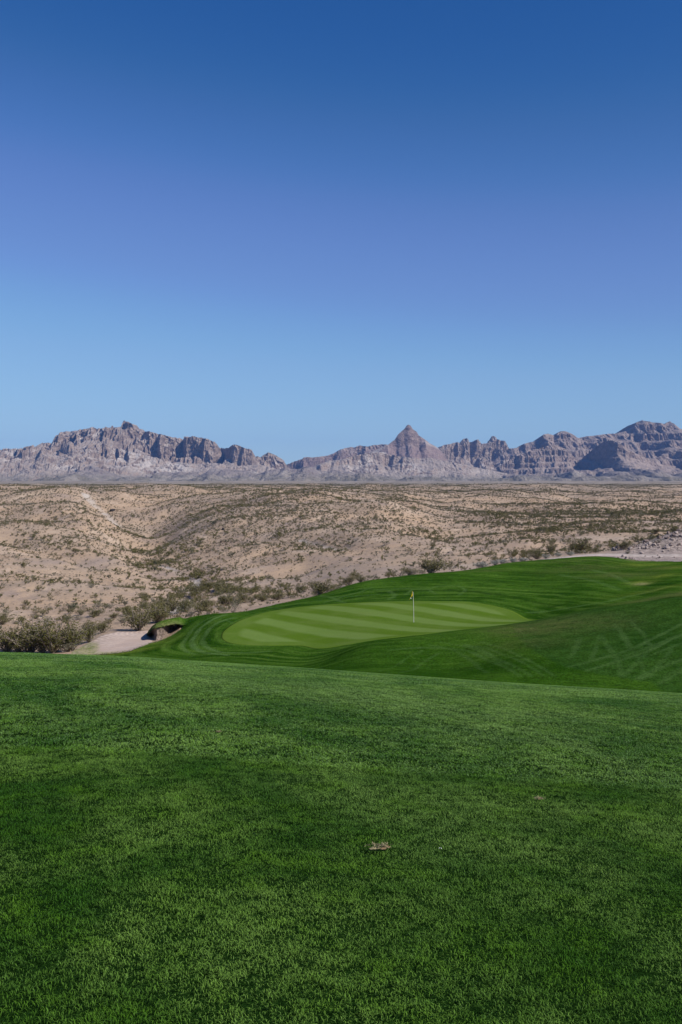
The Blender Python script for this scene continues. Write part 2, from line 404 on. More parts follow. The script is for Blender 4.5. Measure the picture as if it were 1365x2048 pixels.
def mat_green():
    M = Mat('green_turf')
    p = M.pos()
    sep = M.n('ShaderNodeSeparateXYZ'); M.l(p, sep.inputs[0])
    # mower passes at an angle across the green
    d = M.math('ADD', M.math('MULTIPLY', sep.outputs[0], 0.736), M.math('MULTIPLY', sep.outputs[1], 0.677))
    d = M.math('ADD', d, M.math('MULTIPLY', M.noise(p, 0.35, 4, 0.6), 0.9))
    s = M.math('SINE', M.math('MULTIPLY', d, 2 * math.pi / 3.9))
    s = M.math('MULTIPLY', M.ramp(s, -0.5, 0.5), M.ramp(M.noise(p, 0.3, 3), 0.3, 0.7, 0.75, 1.0))
    inner = M.ramp(M.attr('green_in'), 0.9, 1.5)
    s = M.math('ADD', M.math('MULTIPLY', s, inner), M.math('MULTIPLY', M.math('SUBTRACT', 1.0, inner), 0.15))
    c = M.mix(s, (0.070, 0.127, 0.012), (0.122, 0.188, 0.044))
    c = M.mix(M.math('MULTIPLY', M.ramp(M.noise(p, 0.35, 4, 0.6), 0.4, 0.7), 0.4), c, (0.125, 0.175, 0.045))
    c = M.mix(M.math('MULTIPLY', M.ramp(M.attr('green_in'), 0.3, 0.05), 0.3), c, (0.085, 0.125, 0.012))
    fine = M.noise(p, 14, 4, 0.75)
    c = M.mix(1.0, c, M.mix(M.ramp(fine, 0.3, 0.7), (0.85, 0.85, 0.85), (1.12, 1.12, 1.12)), 'MULTIPLY')
    M.color(c)
    M.bump(fine, 0.4, 0.01)
    M.b.inputs['Roughness'].default_value = 0.9
    M.b.inputs['Specular IOR Level'].default_value = 0.0
    return M.m

def mat_sand():
    M = Mat('bunker_sand')
    p = M.pos()
    sep = M.n('ShaderNodeSeparateXYZ'); M.l(p, sep.inputs[0])
    # raked lines curving round the pit
    dx = M.math('ADD', sep.outputs[0], 13.6); dy = M.math('ADD', sep.outputs[1], -76.0)
    r = M.math('SQRT', M.math('ADD', M.math('MULTIPLY', dx, dx), M.math('MULTIPLY', M.math('MULTIPLY', dy, dy), 0.7)))
    rk = M.math('SINE', M.math('ADD', M.math('MULTIPLY', r, 17.0), M.math('MULTIPLY', M.noise(p, 0.8, 3), 9.0)))
    n = M.noise(p, 5, 5, 0.7)
    c = M.mix(M.ramp(M.noise(p, 0.6, 4), 0.35, 0.65), (0.43, 0.325, 0.265), (0.50, 0.395, 0.325))
    c = M.mix(M.math('MULTIPLY', M.ramp(n, 0.5, 0.75), 0.35), c, (0.30, 0.225, 0.185))
    c = M.mix(M.math('MULTIPLY', M.ramp(rk, 0.2, 1.0), 0.14), c, (0.33, 0.25, 0.205))
    g = M.math('MULTIPLY', M.attr('weeds'), M.ramp(M.noise(p, 4.5, 5, 0.75), 0.36, 0.56))
    c = M.mix(g, c, M.mix(M.ramp(M.noise(p, 2.0, 3), 0.4, 0.6), (0.12, 0.15, 0.03), (0.27, 0.26, 0.10)))
    M.color(c)
    M.bump(M.math('ADD', M.math('MULTIPLY', rk, 0.6), n), 0.6, 0.03)
    M.b.inputs['Roughness'].default_value = 0.95
    return M.m

def mat_soil():
    M = Mat('bank_soil')
    p = M.pos()
    n = M.noise(p, 6, 5, 0.7)
    c = M.mix(M.ramp(n, 0.35, 0.65), (0.08, 0.058, 0.045), (0.26, 0.20, 0.165))
    M.color(c); M.bump(n, 1.0, 0.1)
    return M.m

def mat_mountain(name, rock, rock2, talus, pale, pale_amt, olive):
    M = Mat(name)
    p = M.pos()
    n1 = M.noise(p, 0.0035, 6, 0.62, 0.6)
    n2 = M.noise(M.pos((1, 1, 2.2)), 0.016, 5, 0.65)
    nz = M.n('ShaderNodeSeparateXYZ'); M.l(M.geo('True Normal'), nz.inputs[0])
    st = M.noise(M.pos((0.15, 0.15, 3.0)), 0.012, 4, 0.6)
    rk = M.mix(M.ramp(n2, 0.36, 0.64), rock, rock2)
    rk = M.mix(M.math('MULTIPLY', M.ramp(st, 0.5, 0.7), 0.5), rk, tuple(0.72 * x for x in rock))
    tl = M.mix(M.ramp(n2, 0.4, 0.65), talus, tuple(0.78 * x for x in talus))
    tl = M.mix(M.math('MULTIPLY', M.ramp(n1, 0.50, 0.66), pale_amt), tl, pale)
    tl = M.mix(M.math('MULTIPLY', M.ramp(M.noise(p, 0.03, 4, 0.7), 0.5, 0.7), 0.5), tl, tuple(0.6 * x for x in talus))
    sz = M.n('ShaderNodeSeparateXYZ'); M.l(p, sz.inputs[0])
    tl = M.mix(M.math('MULTIPLY', M.ramp(M.math('ADD', sz.outputs[2], M.math('MULTIPLY', n1, -40.0)), 55, 0), 0.85), tl, M.mix(M.ramp(M.noise(p, 0.01, 4, 0.7), 0.4, 0.6), (0.17, 0.15, 0.11), (0.29, 0.25, 0.205)))
    c = M.mix(M.ramp(M.math('ADD', nz.outputs[2], M.math('MULTIPLY', n2, 0.3)), 0.62, 0.82), rk, tl)
    M.color(c)
    M.bump(M.math('ADD', n2, M.noise(p, 0.05, 4, 0.7)), 1.0, 22.0)
    M.b.inputs['Roughness'].default_value = 1.0
    M.b.inputs['Specular IOR Level'].default_value = 0.05
    return M.m

def mat_simple(name, c, rough=0.8, spec=0.2, var=0.0, scale=8.0):
    M = Mat(name)
    if var:
        n = M.noise(M.pos(), scale, 4, 0.65)
        M.color(M.mix(M.ramp(n, 0.3, 0.7), tuple(x * (1 - var) for x in c), tuple(min(1, x * (1 + var)) for x in c)))
        M.bump(n, 0.5, 0.02)
    else: M.color(c)
    M.b.inputs['Roughness'].default_value = rough
    M.b.inputs['Specular IOR Level'].default_value = spec
    return M.m

# ------------------------------------------------------------------ desert ground: one sheet out to the horizon
WASHES = [  # (photo polyline, half width m)
    ([(330,1228),(365,1200),(392,1172),(402,1160),(388,1148),(395,1135),(375,1122),(330,1112),(290,1108)], 0.9),
    ([(168,985),(185,998),(205,1006),(228,1022),(245,1027)], 2.2),
    ([(0,1238),(50,1236),(90,1230),(140,1228),(200,1226)], 0.6),
    ([(560,1072),(600,1066),(640,1072),(680,1076)], 0.8),
    ([(890,1135),(930,1128),(985,1122),(1040,1114),(1080,1110)], 0.9),
]
def poly_world(pl, f=None, ymin=30.0):
    return np.array([hit(a, b, ymin, f=f)[:2] for a, b in pl])
def dist_poly(X, Y, P):
    d = np.full(X.shape, 1e9)
    for a, b in zip(P[:-1], P[1:]):
        ab = b - a; L = max(1e-9, float(ab @ ab))
        t = np.clip(((X - a[0]) * ab[0] + (Y - a[1]) * ab[1]) / L, 0, 1)
        d = np.minimum(d, np.hypot(X - a[0] - t * ab[0], Y - a[1] - t * ab[1]))
    return d
WASH_W = [(poly_world(pl, ymin=76.0), w) for pl, w in WASHES]

def build_desert():
    pxs = np.concatenate([np.arange(-1500, -150, 30), np.arange(-150, 1515, 4), np.arange(1515, 2901, 30)]).astype(float)
    Ys = np.concatenate([np.linspace(34, 76, 40), np.exp(np.linspace(math.log(76.5), math.log(900), 420)), np.exp(np.linspace(math.log(910), math.log(16000), 90))])
    P, Yg = np.meshgrid(pxs, Ys)
    X = (P - CX) / F * Yg
    Z = h_desert(X, Yg)
    wash = np.zeros(X.shape)
    for W, w in WASH_W:
        wob = 0.6 * w * fbm(X / 4, Yg / 4, 0.3, 2)
        wash = np.maximum(wash, 1 - sstep(0.6 * w, 1.5 * w, dist_poly(X, Yg, W) + wob))
    Z = Z - 0.25 * wash
    grav = sstep(1080, 1180, P) * (1 - sstep(116, 128, Yg + 0 * P + (1290 - P).clip(0) * 0.12)) * sstep(96, 100, Yg)
    grav = np.maximum(grav, sstep(1240, 1300, P) * sstep(98, 102, Yg) * (1 - sstep(125, 135, Yg)))
    V = np.stack([X, Yg, Z], -1).reshape(-1, 3)
    Fc = grid_faces(len(Ys), len(pxs))
    at = {'wash': wash.ravel(), 'gravel': (grav * 0.9).ravel()}
    # the land behind and beside the viewer, far from the course
    n0 = len(V)
    ex = np.array([[-16000, -3000, -9], [-60, -3000, -9], [60, -3000, -9], [16000, -3000, -9],
                   [-16000, 34, -9], [-60, 34, -9], [60, 34, -9], [16000, 34, -9],
                   [-16000, 15000, -9], [16000, 15000, -9]], float)
    V = np.concatenate([V, ex])
    for k in at: at[k] = np.concatenate([at[k], np.zeros(len(ex))])
    ef = np.array([[0, 1, 5, 4], [1, 2, 6, 5], [2, 3, 7, 6]]) + n0
    Fc = np.concatenate([Fc, ef])
    me = mesh_np('desert_ground', V, Fc, [mat_desert()], smooth=True, attrs=at)
    tag(link(bpy.data.objects.new('desert_ground', me)), kind='structure')

# ------------------------------------------------------------------ the green's outline
GRN_IMG = [(443,1272),(448,1262),(470,1246),(505,1232),(555,1220),(620,1212),(700,1206),(780,1203),(860,1202.5),(930,1203.5),(967,1208),(1002,1215.5),(1034,1226.5),(1068,1239.5)]
GRN_IMG2 = [(446,1280),(460,1286),(490,1290),(540,1291),(600,1291.5)]
def green_outline():
    pts = [hit(a, b, 57.0)[:2] for a, b in GRN_IMG]
    # hidden front edge behind the right-hand mound closes the shape
    pts += [(14.0, 67.4), (12.6, 64.2), (7.8, 61.6), (3.0, 60.3), (-1.0, 59.6)]
    pts += [hit(a, b, 57.0)[:2] for a, b in reversed(GRN_IMG2)]
    P = np.array(pts)
    n = len(P); out = []
    for i in range(n):   # closed Catmull-Rom
        p0, p1, p2, p3 = P[i-1], P[i], P[(i+1) % n], P[(i+2) % n]
        for t in np.linspace(0, 1, 8, endpoint=False):
            out.append(0.5 * ((2*p1) + (-p0+p2)*t + (2*p0-5*p1+4*p2-p3)*t*t + (-p0+3*p1-3*p2+p3)*t**3))
    return np.array(out)
GRN = green_outline()
GC = GRN.mean(0)
def in_poly(X, Y, P):
    c = np.zeros(X.shape, bool)
    for a, b in zip(P, np.roll(P, -1, 0)):
        cond = ((a[1] > Y) != (b[1] > Y))
        xi = (b[0] - a[0]) * (Y - a[1]) / (b[1] - a[1] + 1e-12) + a[0]
        c ^= cond & (X < xi)
    return c
def green_sd(X, Y):
    P = np.vstack([GRN, GRN[:1]])
    d = dist_poly(X, Y, P)
    return np.where(in_poly(X, Y, GRN), -d, d)

# ------------------------------------------------------------------ turf
MARKS = [  # light lines left by mower and cart wheels (photo polylines) , half width m, strength
    ([(432,1232),(405,1244),(383,1262),(369,1282),(366,1293),(374,1303),(392,1309)], .16, .55),
    ([(452,1230),(420,1243),(398,1260),(386,1279),(385,1289),(396,1300),(420,1307),(455,1310)], .2, .8),
    ([(470,1236),(440,1244),(418,1260),(406,1278),(409,1290),(425,1300),(450,1305),(490,1306),(540,1303)], .18, .75),
    ([(450,1240),(475,1250),(500,1262)], .12, .4),
    ([(470,1216),(505,1222),(560,1214),(600,1206)], .15, .5),
    ([(500,1214),(530,1210),(545,1216),(570,1218)], .15, .4),
    ([(640,1192),(665,1196),(690,1205)], .2, .55),
    ([(650,1204),(690,1192),(720,1184),(745,1176)], .16, .5),
    ([(720,1178),(760,1180),(810,1177),(850,1180),(880,1172),(915,1172),(930,1180),(918,1190)], .14, .55),
    ([(775,1200),(790,1190),(778,1182)], .22, .5),
    ([(810,1190),(830,1178),(850,1176),(872,1188)], .16, .5),
    ([(640,1196),(700,1193),(760,1188)], .14, .4),
    ([(900,1297),(935,1302),(980,1322),(1040,1352)], .14, .6),
    ([(930,1289),(970,1303),(1010,1325),(1062,1352)], .14, .65),
    ([(860,1290),(905,1300),(950,1328),(975,1345)], .14, .5),
    ([(780,1300),(850,1295),(900,1297)], .14, .35),
    ([(800,1345),(850,1322),(880,1306)], .12, .4),
    ([(1365,1248),(1310,1275),(1265,1297),(1200,1318),(1138,1334)], .16, .8),
    ([(1368,1266),(1310,1290),(1250,1312)], .14, .55),
    ([(1228,1248),(1243,1265),(1262,1298)], .16, .6),
    ([(1160,1276),(1150,1300),(1140,1316)], .16, .45),
    ([(1200,1270),(1222,1300),(1235,1320),(1244,1352)], .16, .4),
    ([(1372,1318),(1320,1336),(1278,1358)], .18, .6),
    ([(1300,1300),(1270,1330),(1250,1350)], .16, .4),
    ([(1370,1335),(1340,1350),(1332,1362)], .2, .4),
    ([(1185,1140),(1225,1150),(1262,1168)], .3, .45),
    ([(1120,1150),(1180,1160),(1240,1180)], .3, .35),
    ([(1060,1225),(1130,1217),(1200,1206),(1270,1190),(1330,1175)], .35, .45),
]
SHADE_BANDS = [([(760,1186),(800,1183),(860,1181),(900,1181),(950,1184),(1000,1190)], .5, .9), ([(1000,1190),(1040,1197),(1085,1208),(1110,1213)], .35, .6), ([(660,1204),(700,1196),(740,1190)], .5, .7), ([(880,1160),(1000,1163),(1080,1172)], .8, .4),  # dark bands, mostly ledge shading painted into the turf colour
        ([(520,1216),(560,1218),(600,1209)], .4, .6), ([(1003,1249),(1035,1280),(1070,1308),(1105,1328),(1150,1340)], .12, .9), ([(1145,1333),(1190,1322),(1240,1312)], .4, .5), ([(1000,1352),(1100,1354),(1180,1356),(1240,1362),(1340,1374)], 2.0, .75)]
BLOBS = [  # kind, photo point, radius across, radius away (m), strength
    ('yellow', (300,1288), 1.6, 1.6, .6), ('yellow', (262,1303), 1.8, 1.2, .7), ('yellow', (330,1250), 1.6, 1.5, .5),
    ('yellow', (345,1240), 1.5, 1.5, .4), ('yellow', (238,1306), 1.5, 1.0, .8),
    ('yellow', (1285,1166), 1.0, 1.2, 1.0), ('yellow', (1325,1152), 1.4, 1.6, .6), ('yellow', (1345,1135), 1.6, 2.0, .6), ('yellow', (1290,1130), 2.2, 1.6, .6),
    ('yellow', (1310,1180), 2.5, 1.0, .5),
    ('brown', (1040,1258), 1.8, 2.2, .75), ('brown', (1110,1250), 2.4, 2.6, .6), ('brown', (1180,1245), 2.6, 2.4, .4), ('brown', (1060,1285), 2.0, 2.0, .35),
    ('brown', (1310,1196), 2.6, 1.4, .8), ('brown', (1360,1188), 2.4, 2.0, .8), ('brown', (1255,1207), 2.0, 1.0, .5),
    ('brown', (1180,1135), 4.5, 2.2, .45), ('brown', (1245,1150), 3.0, 2.4, .6), ('brown', (1140,1122), 4.5, 1.2, .4), ('brown', (1320,1137), 2.0, 2.0, .4),
    ('brown', (960,1142), 3.5, 0.8, .4),
    ('dry', (1283,1168), .5, .7, .9), ('dry', (1262,1117), 2.0, .8, .7), ('dry', (1290,1122), 1.6, .8, .8), ('dry', (1190,1113), 1.6, .5, .4),
]
ROUGH_LINE = [(1003,1249),(1035,1280),(1070,1308),(1105,1328),(1150,1340),(1205,1352),(1300,1366)]

def turf_attrs(X, Y):
    sh = X.shape
    gd = green_sd(X, Y)
    gw = np.arctan2(Y - GC[1], X - GC[0]) * 16.0
    mark = np.zeros(sh)
    far = Y > 34
    Xf, Yf = X[far], Y[far]
    mk = np.zeros(Xf.shape)
    brk = 0.55 + 0.45 * sstep(-0.25, 0.25, fbm(Xf / 1.6, Yf / 1.6, 2.2, 3))
    wob = 0.10 * fbm(Xf / 1.2, Yf / 1.2, 7.0, 2)
    for pl, w, s in MARKS:
        P = poly_world(pl, ymin=36.0)
        # steady course between the traced points
        t = np.linspace(0, len(P) - 1, 6 * len(P))
        P = np.stack([pchip(np.arange(len(P)), P[:, k], t) for k in (0, 1)], 1)
        d = dist_poly(Xf, Yf, P) + wob
        if pl[0][0] > 790 and pl[0][1] > 1240:      # cart and mower wheels run in pairs
            w = w * 0.95; s = s * 0.6
            T = np.gradient(P, axis=0); T /= np.linalg.norm(T, axis=1)[:, None] + 1e-9
            d = np.minimum(d, dist_poly(Xf, Yf, P + np.stack([-T[:, 1], T[:, 0]], 1) * 0.95) + wob + 0.03)
        mk = np.maximum(mk, s * (1 - sstep(0.5 * w, 1.35 * w, d)) * brk)
    mark[far] = mk
    shade_band = np.zeros(sh); dk = np.zeros(Xf.shape)
    for pl, w, s_ in SHADE_BANDS:
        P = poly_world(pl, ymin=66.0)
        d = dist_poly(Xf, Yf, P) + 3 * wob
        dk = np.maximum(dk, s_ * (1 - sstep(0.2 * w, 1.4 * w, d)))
    shade_band[far] = dk
    o = {'thatch': sstep(29.5, 26.5, Y), 'shade_band': shade_band, 'green_dist': gd, 'green_way': gw, 'mark': mark}
    for k in ('yellow', 'brown', 'dry'): o[k] = np.zeros(sh)
    for k, (a, b), rx, ry, s in BLOBS:
        x0, y0, _ = hit(a, b, 36.0)
        e = np.exp(-(((X - x0) / rx) ** 2 + ((Y - y0) / ry) ** 2))
        o[k] = np.maximum(o[k], s * np.sqrt(e) * e ** 0.3)
    rl = poly_world(ROUGH_LINE, ymin=36.0)
    order = np.argsort(rl[:, 1])
    xr = np.interp(Y, rl[order, 1], rl[order, 0])
    o['rough'] = np.where((Y > 36) & (Y < 62), sstep(0.0, 0.25, X - xr + 0.1 * fbm(X, Y, 0.0, 2)), 0.0)
    return o

def near_w(Y):
    return np.where(Y <= 0, 12.0, Y + 12.0 * np.exp(-(np.maximum(Y, 0) / 14.0) ** 2))

NOSE_P = [293, 297, 305, 312, 322, 335, 350, 365, 380]
def nose_z(px, Y):
    """turf that rides out over the bunker as a blunt nose: up from the lip, then away behind its own crest"""
    lip = np.interp(px, LIP_P, LIP_Y)
    crest = np.interp(px, NOSE_P, [1270, 1262, 1252, 1247, 1242, 1238.5, 1235.5, 1233.5, 1231.5])
    front = np.interp(px, NOSE_P, [1273, 1265, 1257, 1254.5, 1252, 1249, 1246.5, 1247, 1249])
    s = sstep(0.0, 1.5, Y - lip)
    t = -(front + (crest - front) * s - HY) / F * Y - 0.035 * np.maximum(Y - lip - 1.5, 0)
    b = h_base((px - CX) / F * Y, Y) - EYE
    w = sstep(358, 380, px)
    return EYE + t * (1 - w) + b * w
LIP_P = [293, 296, 302, 312, 322, 335, 350, 362, 372, 380]     # lip of the nose (distance by direction)
LIP_Y = [75.5, 72.2, 70.9, 70.3, 70.6, 71.2, 71.8, 72.0, 72.2, 72.4]

def build_turf():
    VV, FF, AT, n0 = [], [], {}, 0
    def add(X, Y, Z, extra=None):
        nonlocal n0
        nr, nc = X.shape
        VV.append(np.stack([X, Y, Z], -1).reshape(-1, 3)); FF.append(grid_faces(nr, nc, n0)); n0 += nr * nc
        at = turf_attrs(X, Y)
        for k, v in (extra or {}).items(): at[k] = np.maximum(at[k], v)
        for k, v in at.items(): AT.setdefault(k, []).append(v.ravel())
    # near ground and everything up to the rim / back crest
    for lo, hi, right in ((-1500, 365, False), (365, 2900, True)):
        pxs = np.unique(np.concatenate([np.arange(max(lo, -150), min(hi, 1520) + 1, 3.0), np.arange(lo, hi + 1, 35.0), [lo, hi]]))
        pxs = pxs[(pxs >= lo) & (pxs <= hi)]
        tb = np.concatenate([np.linspace(-8, 30, 110)[:-1], np.linspace(30, 46, 60)])
        te = (turf_end(np.where(pxs == 365, 366 if right else 364.9, pxs)))
        rows = [np.full(len(pxs), y) for y in tb]
        NR = 230
        for s in np.linspace(0, 1, NR)[1:]: rows.append(46 + (te - 46) * s)
        Yg = np.array(rows)
        X = (pxs[None, :] - CX) / F * near_w(Yg)
        Z = h_base(X, Yg)
        # little unevenness, thicker sward at the very edge
        Z = Z + 0.03 * fbm(X / 2.5, Yg / 2.5, 0.0, 2) * (1 - sstep(0, 0.5, -green_sd(X, Yg))) * sstep(27, 31, Yg)
        sd = green_sd(X, Yg)
        Z = Z - 0.06 * sstep(0.0, -0.5, sd) - 0.02 * sstep(29.5, 26.5, Yg)
        # turf edge turned down so that it has a thickness
        X2 = np.vstack([X, X[-1:]]); Y2 = np.vstack([Yg, Yg[-1:] + 0.12]); Z2 = np.vstack([Z, Z[-1:] - 0.45])
        add(X2, Y2, Z2)
    # the nose over the bunker
    pxs = np.arange(293, 380.1, 1.5)
    lip = np.interp(pxs, LIP_P, LIP_Y); bk = np.interp(pxs, [293, 300, 320, 372, 380], [76.6, 76.4, 76.2, 75.6, 75.65])
    rows = []
    for s in np.linspace(0, 1, 50): rows.append(lip + (bk - lip) * s)
    Yg = np.array(rows); X = (pxs[None, :] - CX) / F * Yg
    Pg = np.broadcast_to(pxs, Yg.shape)
    Z = nose_z(Pg, Yg) + 0.05 * fbm(X * 2, Yg * 2, 0.0, 3) + 0.004
    fringe = 0.10 * np.abs(fbm(pxs / 2.0, pxs * 0, 0.0, 2)) + 0.04
    X2 = np.vstack([X[:1], X, X[-1:]]); Y2 = np.vstack([Yg[:1] - 0.02, Yg, Yg[-1:] + 0.1])
    Z2 = np.vstack([Z[:1] - fringe * (1 - sstep(362, 376, pxs)), Z, Z[-1:] - 0.5])
    P2 = np.broadcast_to(pxs, X2.shape); dl = Y2 - lip[None]
    wn_ = 0.5 + 0.6 * fbm(X2 * 1.2, Y2 * 1.2, 1.0, 3)
    add(X2, Y2, Z2, {'dry': np.clip(0.8 * sstep(1.3, 0.0, dl) * wn_ * sstep(375, 355, P2), 0, 1), 'brown': np.clip(0.9 * sstep(350, 315, P2) * wn_, 0, 1), 'yellow': np.clip(0.5 * sstep(380, 340, P2) * wn_, 0, 1)})
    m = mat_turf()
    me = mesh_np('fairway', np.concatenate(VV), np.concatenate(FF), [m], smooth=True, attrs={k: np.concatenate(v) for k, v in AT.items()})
    tag(link(bpy.data.objects.new('fairway', me)), kind='structure')

def build_green():
    P = GRN
    rad = np.concatenate([np.linspace(0, 0.7, 25), np.linspace(0.7, 1.0, 25)[1:]])
    V = GC[None, None, :] + (P - GC)[None] * rad[:, None, None]
    V = np.concatenate([V, V[:, :1]], 1)
    X, Y = V[..., 0], V[..., 1]
    Z = h_base(X, Y) + 0.008
    gi = -green_sd(X, Y)
    X = np.vstack([X, X[-1:]]); Y = np.vstack([Y, Y[-1:]]); Z = np.vstack([Z, Z[-1:] - 0.025]); gi = np.vstack([gi, gi[-1:]])
    me = mesh_np('putting_green', np.stack([X, Y, Z], -1).reshape(-1, 3), grid_faces(*X.shape), [mat_green()], smooth=True, attrs={'green_in': gi.ravel()})
    tag(link(bpy.data.objects.new('putting_green', me)), kind='structure')

# ------------------------------------------------------------------ bunker
def build_bunker():
    pxs = np.linspace(140, 368, 130)
    f = np.interp(pxs, YF_P, YF_Y) - 0.5
    b = np.interp(pxs, [140, 150, 175, 200, 240, 295, 368], [64.5, 68, 71.5, 73.8, 76.0, 77.0, 77.0])
    Yg = f[None] + (b - f)[None] * np.linspace(0, 1, 70)[:, None]
    X = (pxs[None] - CX) / F * Yg
    Z = h_base(X, Yg) + 0.03 - 0.10 * sstep(290, 320, np.broadcast_to(pxs, Yg.shape))
    Z = Z + 0.05 * fbm(X / 1.5, Yg / 1.5, 0, 3)
    Pg = np.broadcast_to(pxs, Yg.shape)
    rows = HY - F * (Z - EYE) / Yg
    wd = sstep(204, 190, Pg + 5 * fbm(X * 1.5, Yg * 1.5, 1.0, 2)) * sstep(1280, 1290, rows)
    wd = np.maximum(wd, 0.8 * sstep(1300, 1306, rows))
    X = np.vstack([X, X[-1:]]); Yg = np.vstack([Yg, Yg[-1:] + 0.1]); Z = np.vstack([Z, Z[-1:] - 0.5]); wd = np.vstack([wd, wd[-1:]])
    me = mesh_np('sand_bunker', np.stack([X, Yg, Z], -1).reshape(-1, 3), grid_faces(*X.shape), [mat_sand()], smooth=True, attrs={'weeds': wd.ravel()})
    tag(link(bpy.data.objects.new('sand_bunker', me)), kind='structure')
    # undercut soil bank beneath the turf nose
    pxs = np.linspace(293, 372, 90)
    top = np.interp(pxs, LIP_P, LIP_Y)
    cave = 0.10 + 1.7 * sstep(322, 332, pxs) * (1 - sstep(360, 368, pxs)) + 0.9 * (1 - sstep(298, 311, pxs))
    N = 24
    ss = np.linspace(0, 1, N)[:, None]
    zt = nose_z(pxs, top) - 0.10
    zb = h_base((pxs - CX) / F * (top), top) - 0.25
    under = cave[None] * np.sin(np.pi * np.clip(ss * 1.25, 0, 1)) ** 0.6 + 0.28
    Y = top[None] + under + 0.10 * fbm(pxs[None] / 4, ss * 4, 0, 3)
    Y = Y - 0.35 * sstep(0.55, 1.0, ss) * sstep(304, 312, pxs)[None] * (1 - sstep(328, 336, pxs))[None]
    X = (pxs[None] - CX) / F * top[None] + 0.15 * (1 - sstep(296, 306, pxs))[None] * np.sin(np.pi * ss) + 0 * ss
    Z = zt[None] + (zb - zt)[None] * ss
    me = mesh_np('bunker_bank', np.stack([X, Y, Z], -1).reshape(-1, 3), grid_faces(N, len(pxs)), [mat_soil()], smooth=True)
    tag(link(bpy.data.objects.new('bunker_bank', me)), kind='structure')

# ------------------------------------------------------------------ tracks
def build_tracks():
    m = mat_simple('track_dust', (0.40, 0.335, 0.295), 0.95, 0.1, 0.22, 1.4)
    def strip(name, pw, half, lift):
        t = np.linspace(0, len(pw) - 1, 160)
        P = np.stack([pchip(np.arange(len(pw)), pw[:, k], t) for k in (0, 1)], 1)
        T = np.gradient(P, axis=0); T /= np.linalg.norm(T, axis=1)[:, None]
        Nn = np.stack([-T[:, 1], T[:, 0]], 1)
        offs = np.linspace(-1, 1, 9) * half
        e = 1 + 0.25 * fbm(t * 1.3, t * 0, 1.0, 3)
        G = P[:, None, :] + Nn[:, None, :] * offs[None, :, None] * e[:, None, None]
        Z = h_desert(G[..., 0], G[..., 1]) + lift
        Z[:, 0] -= 0.3; Z[:, -1] -= 0.3
        me = mesh_np(name, np.dstack([G, Z]).reshape(-1, 3), grid_faces(len(t), 9), [m], smooth=True)
        tag(link(bpy.data.objects.new(name, me)), kind='structure')
    strip('dirt_track', np.array([((a - CX) / F * y, y) for a, y in [(1085, 108.5), (1130, 109.8), (1200, 110.5), (1280, 109.5), (1365, 108.0), (1500, 106.5)]]), 1.5, 0.06)
    m = mat_simple('road_dust', (0.36, 0.31, 0.28), 0.95, 0.1, 0.15, 0.2)
    strip('dirt_road', np.array([((a - CX) / F * y, y) for a, y in [(905, 585), (1000, 590), (1100, 594), (1200, 598), (1300, 600), (1450, 604), (1700, 610)]]), 7.0, 0.5)

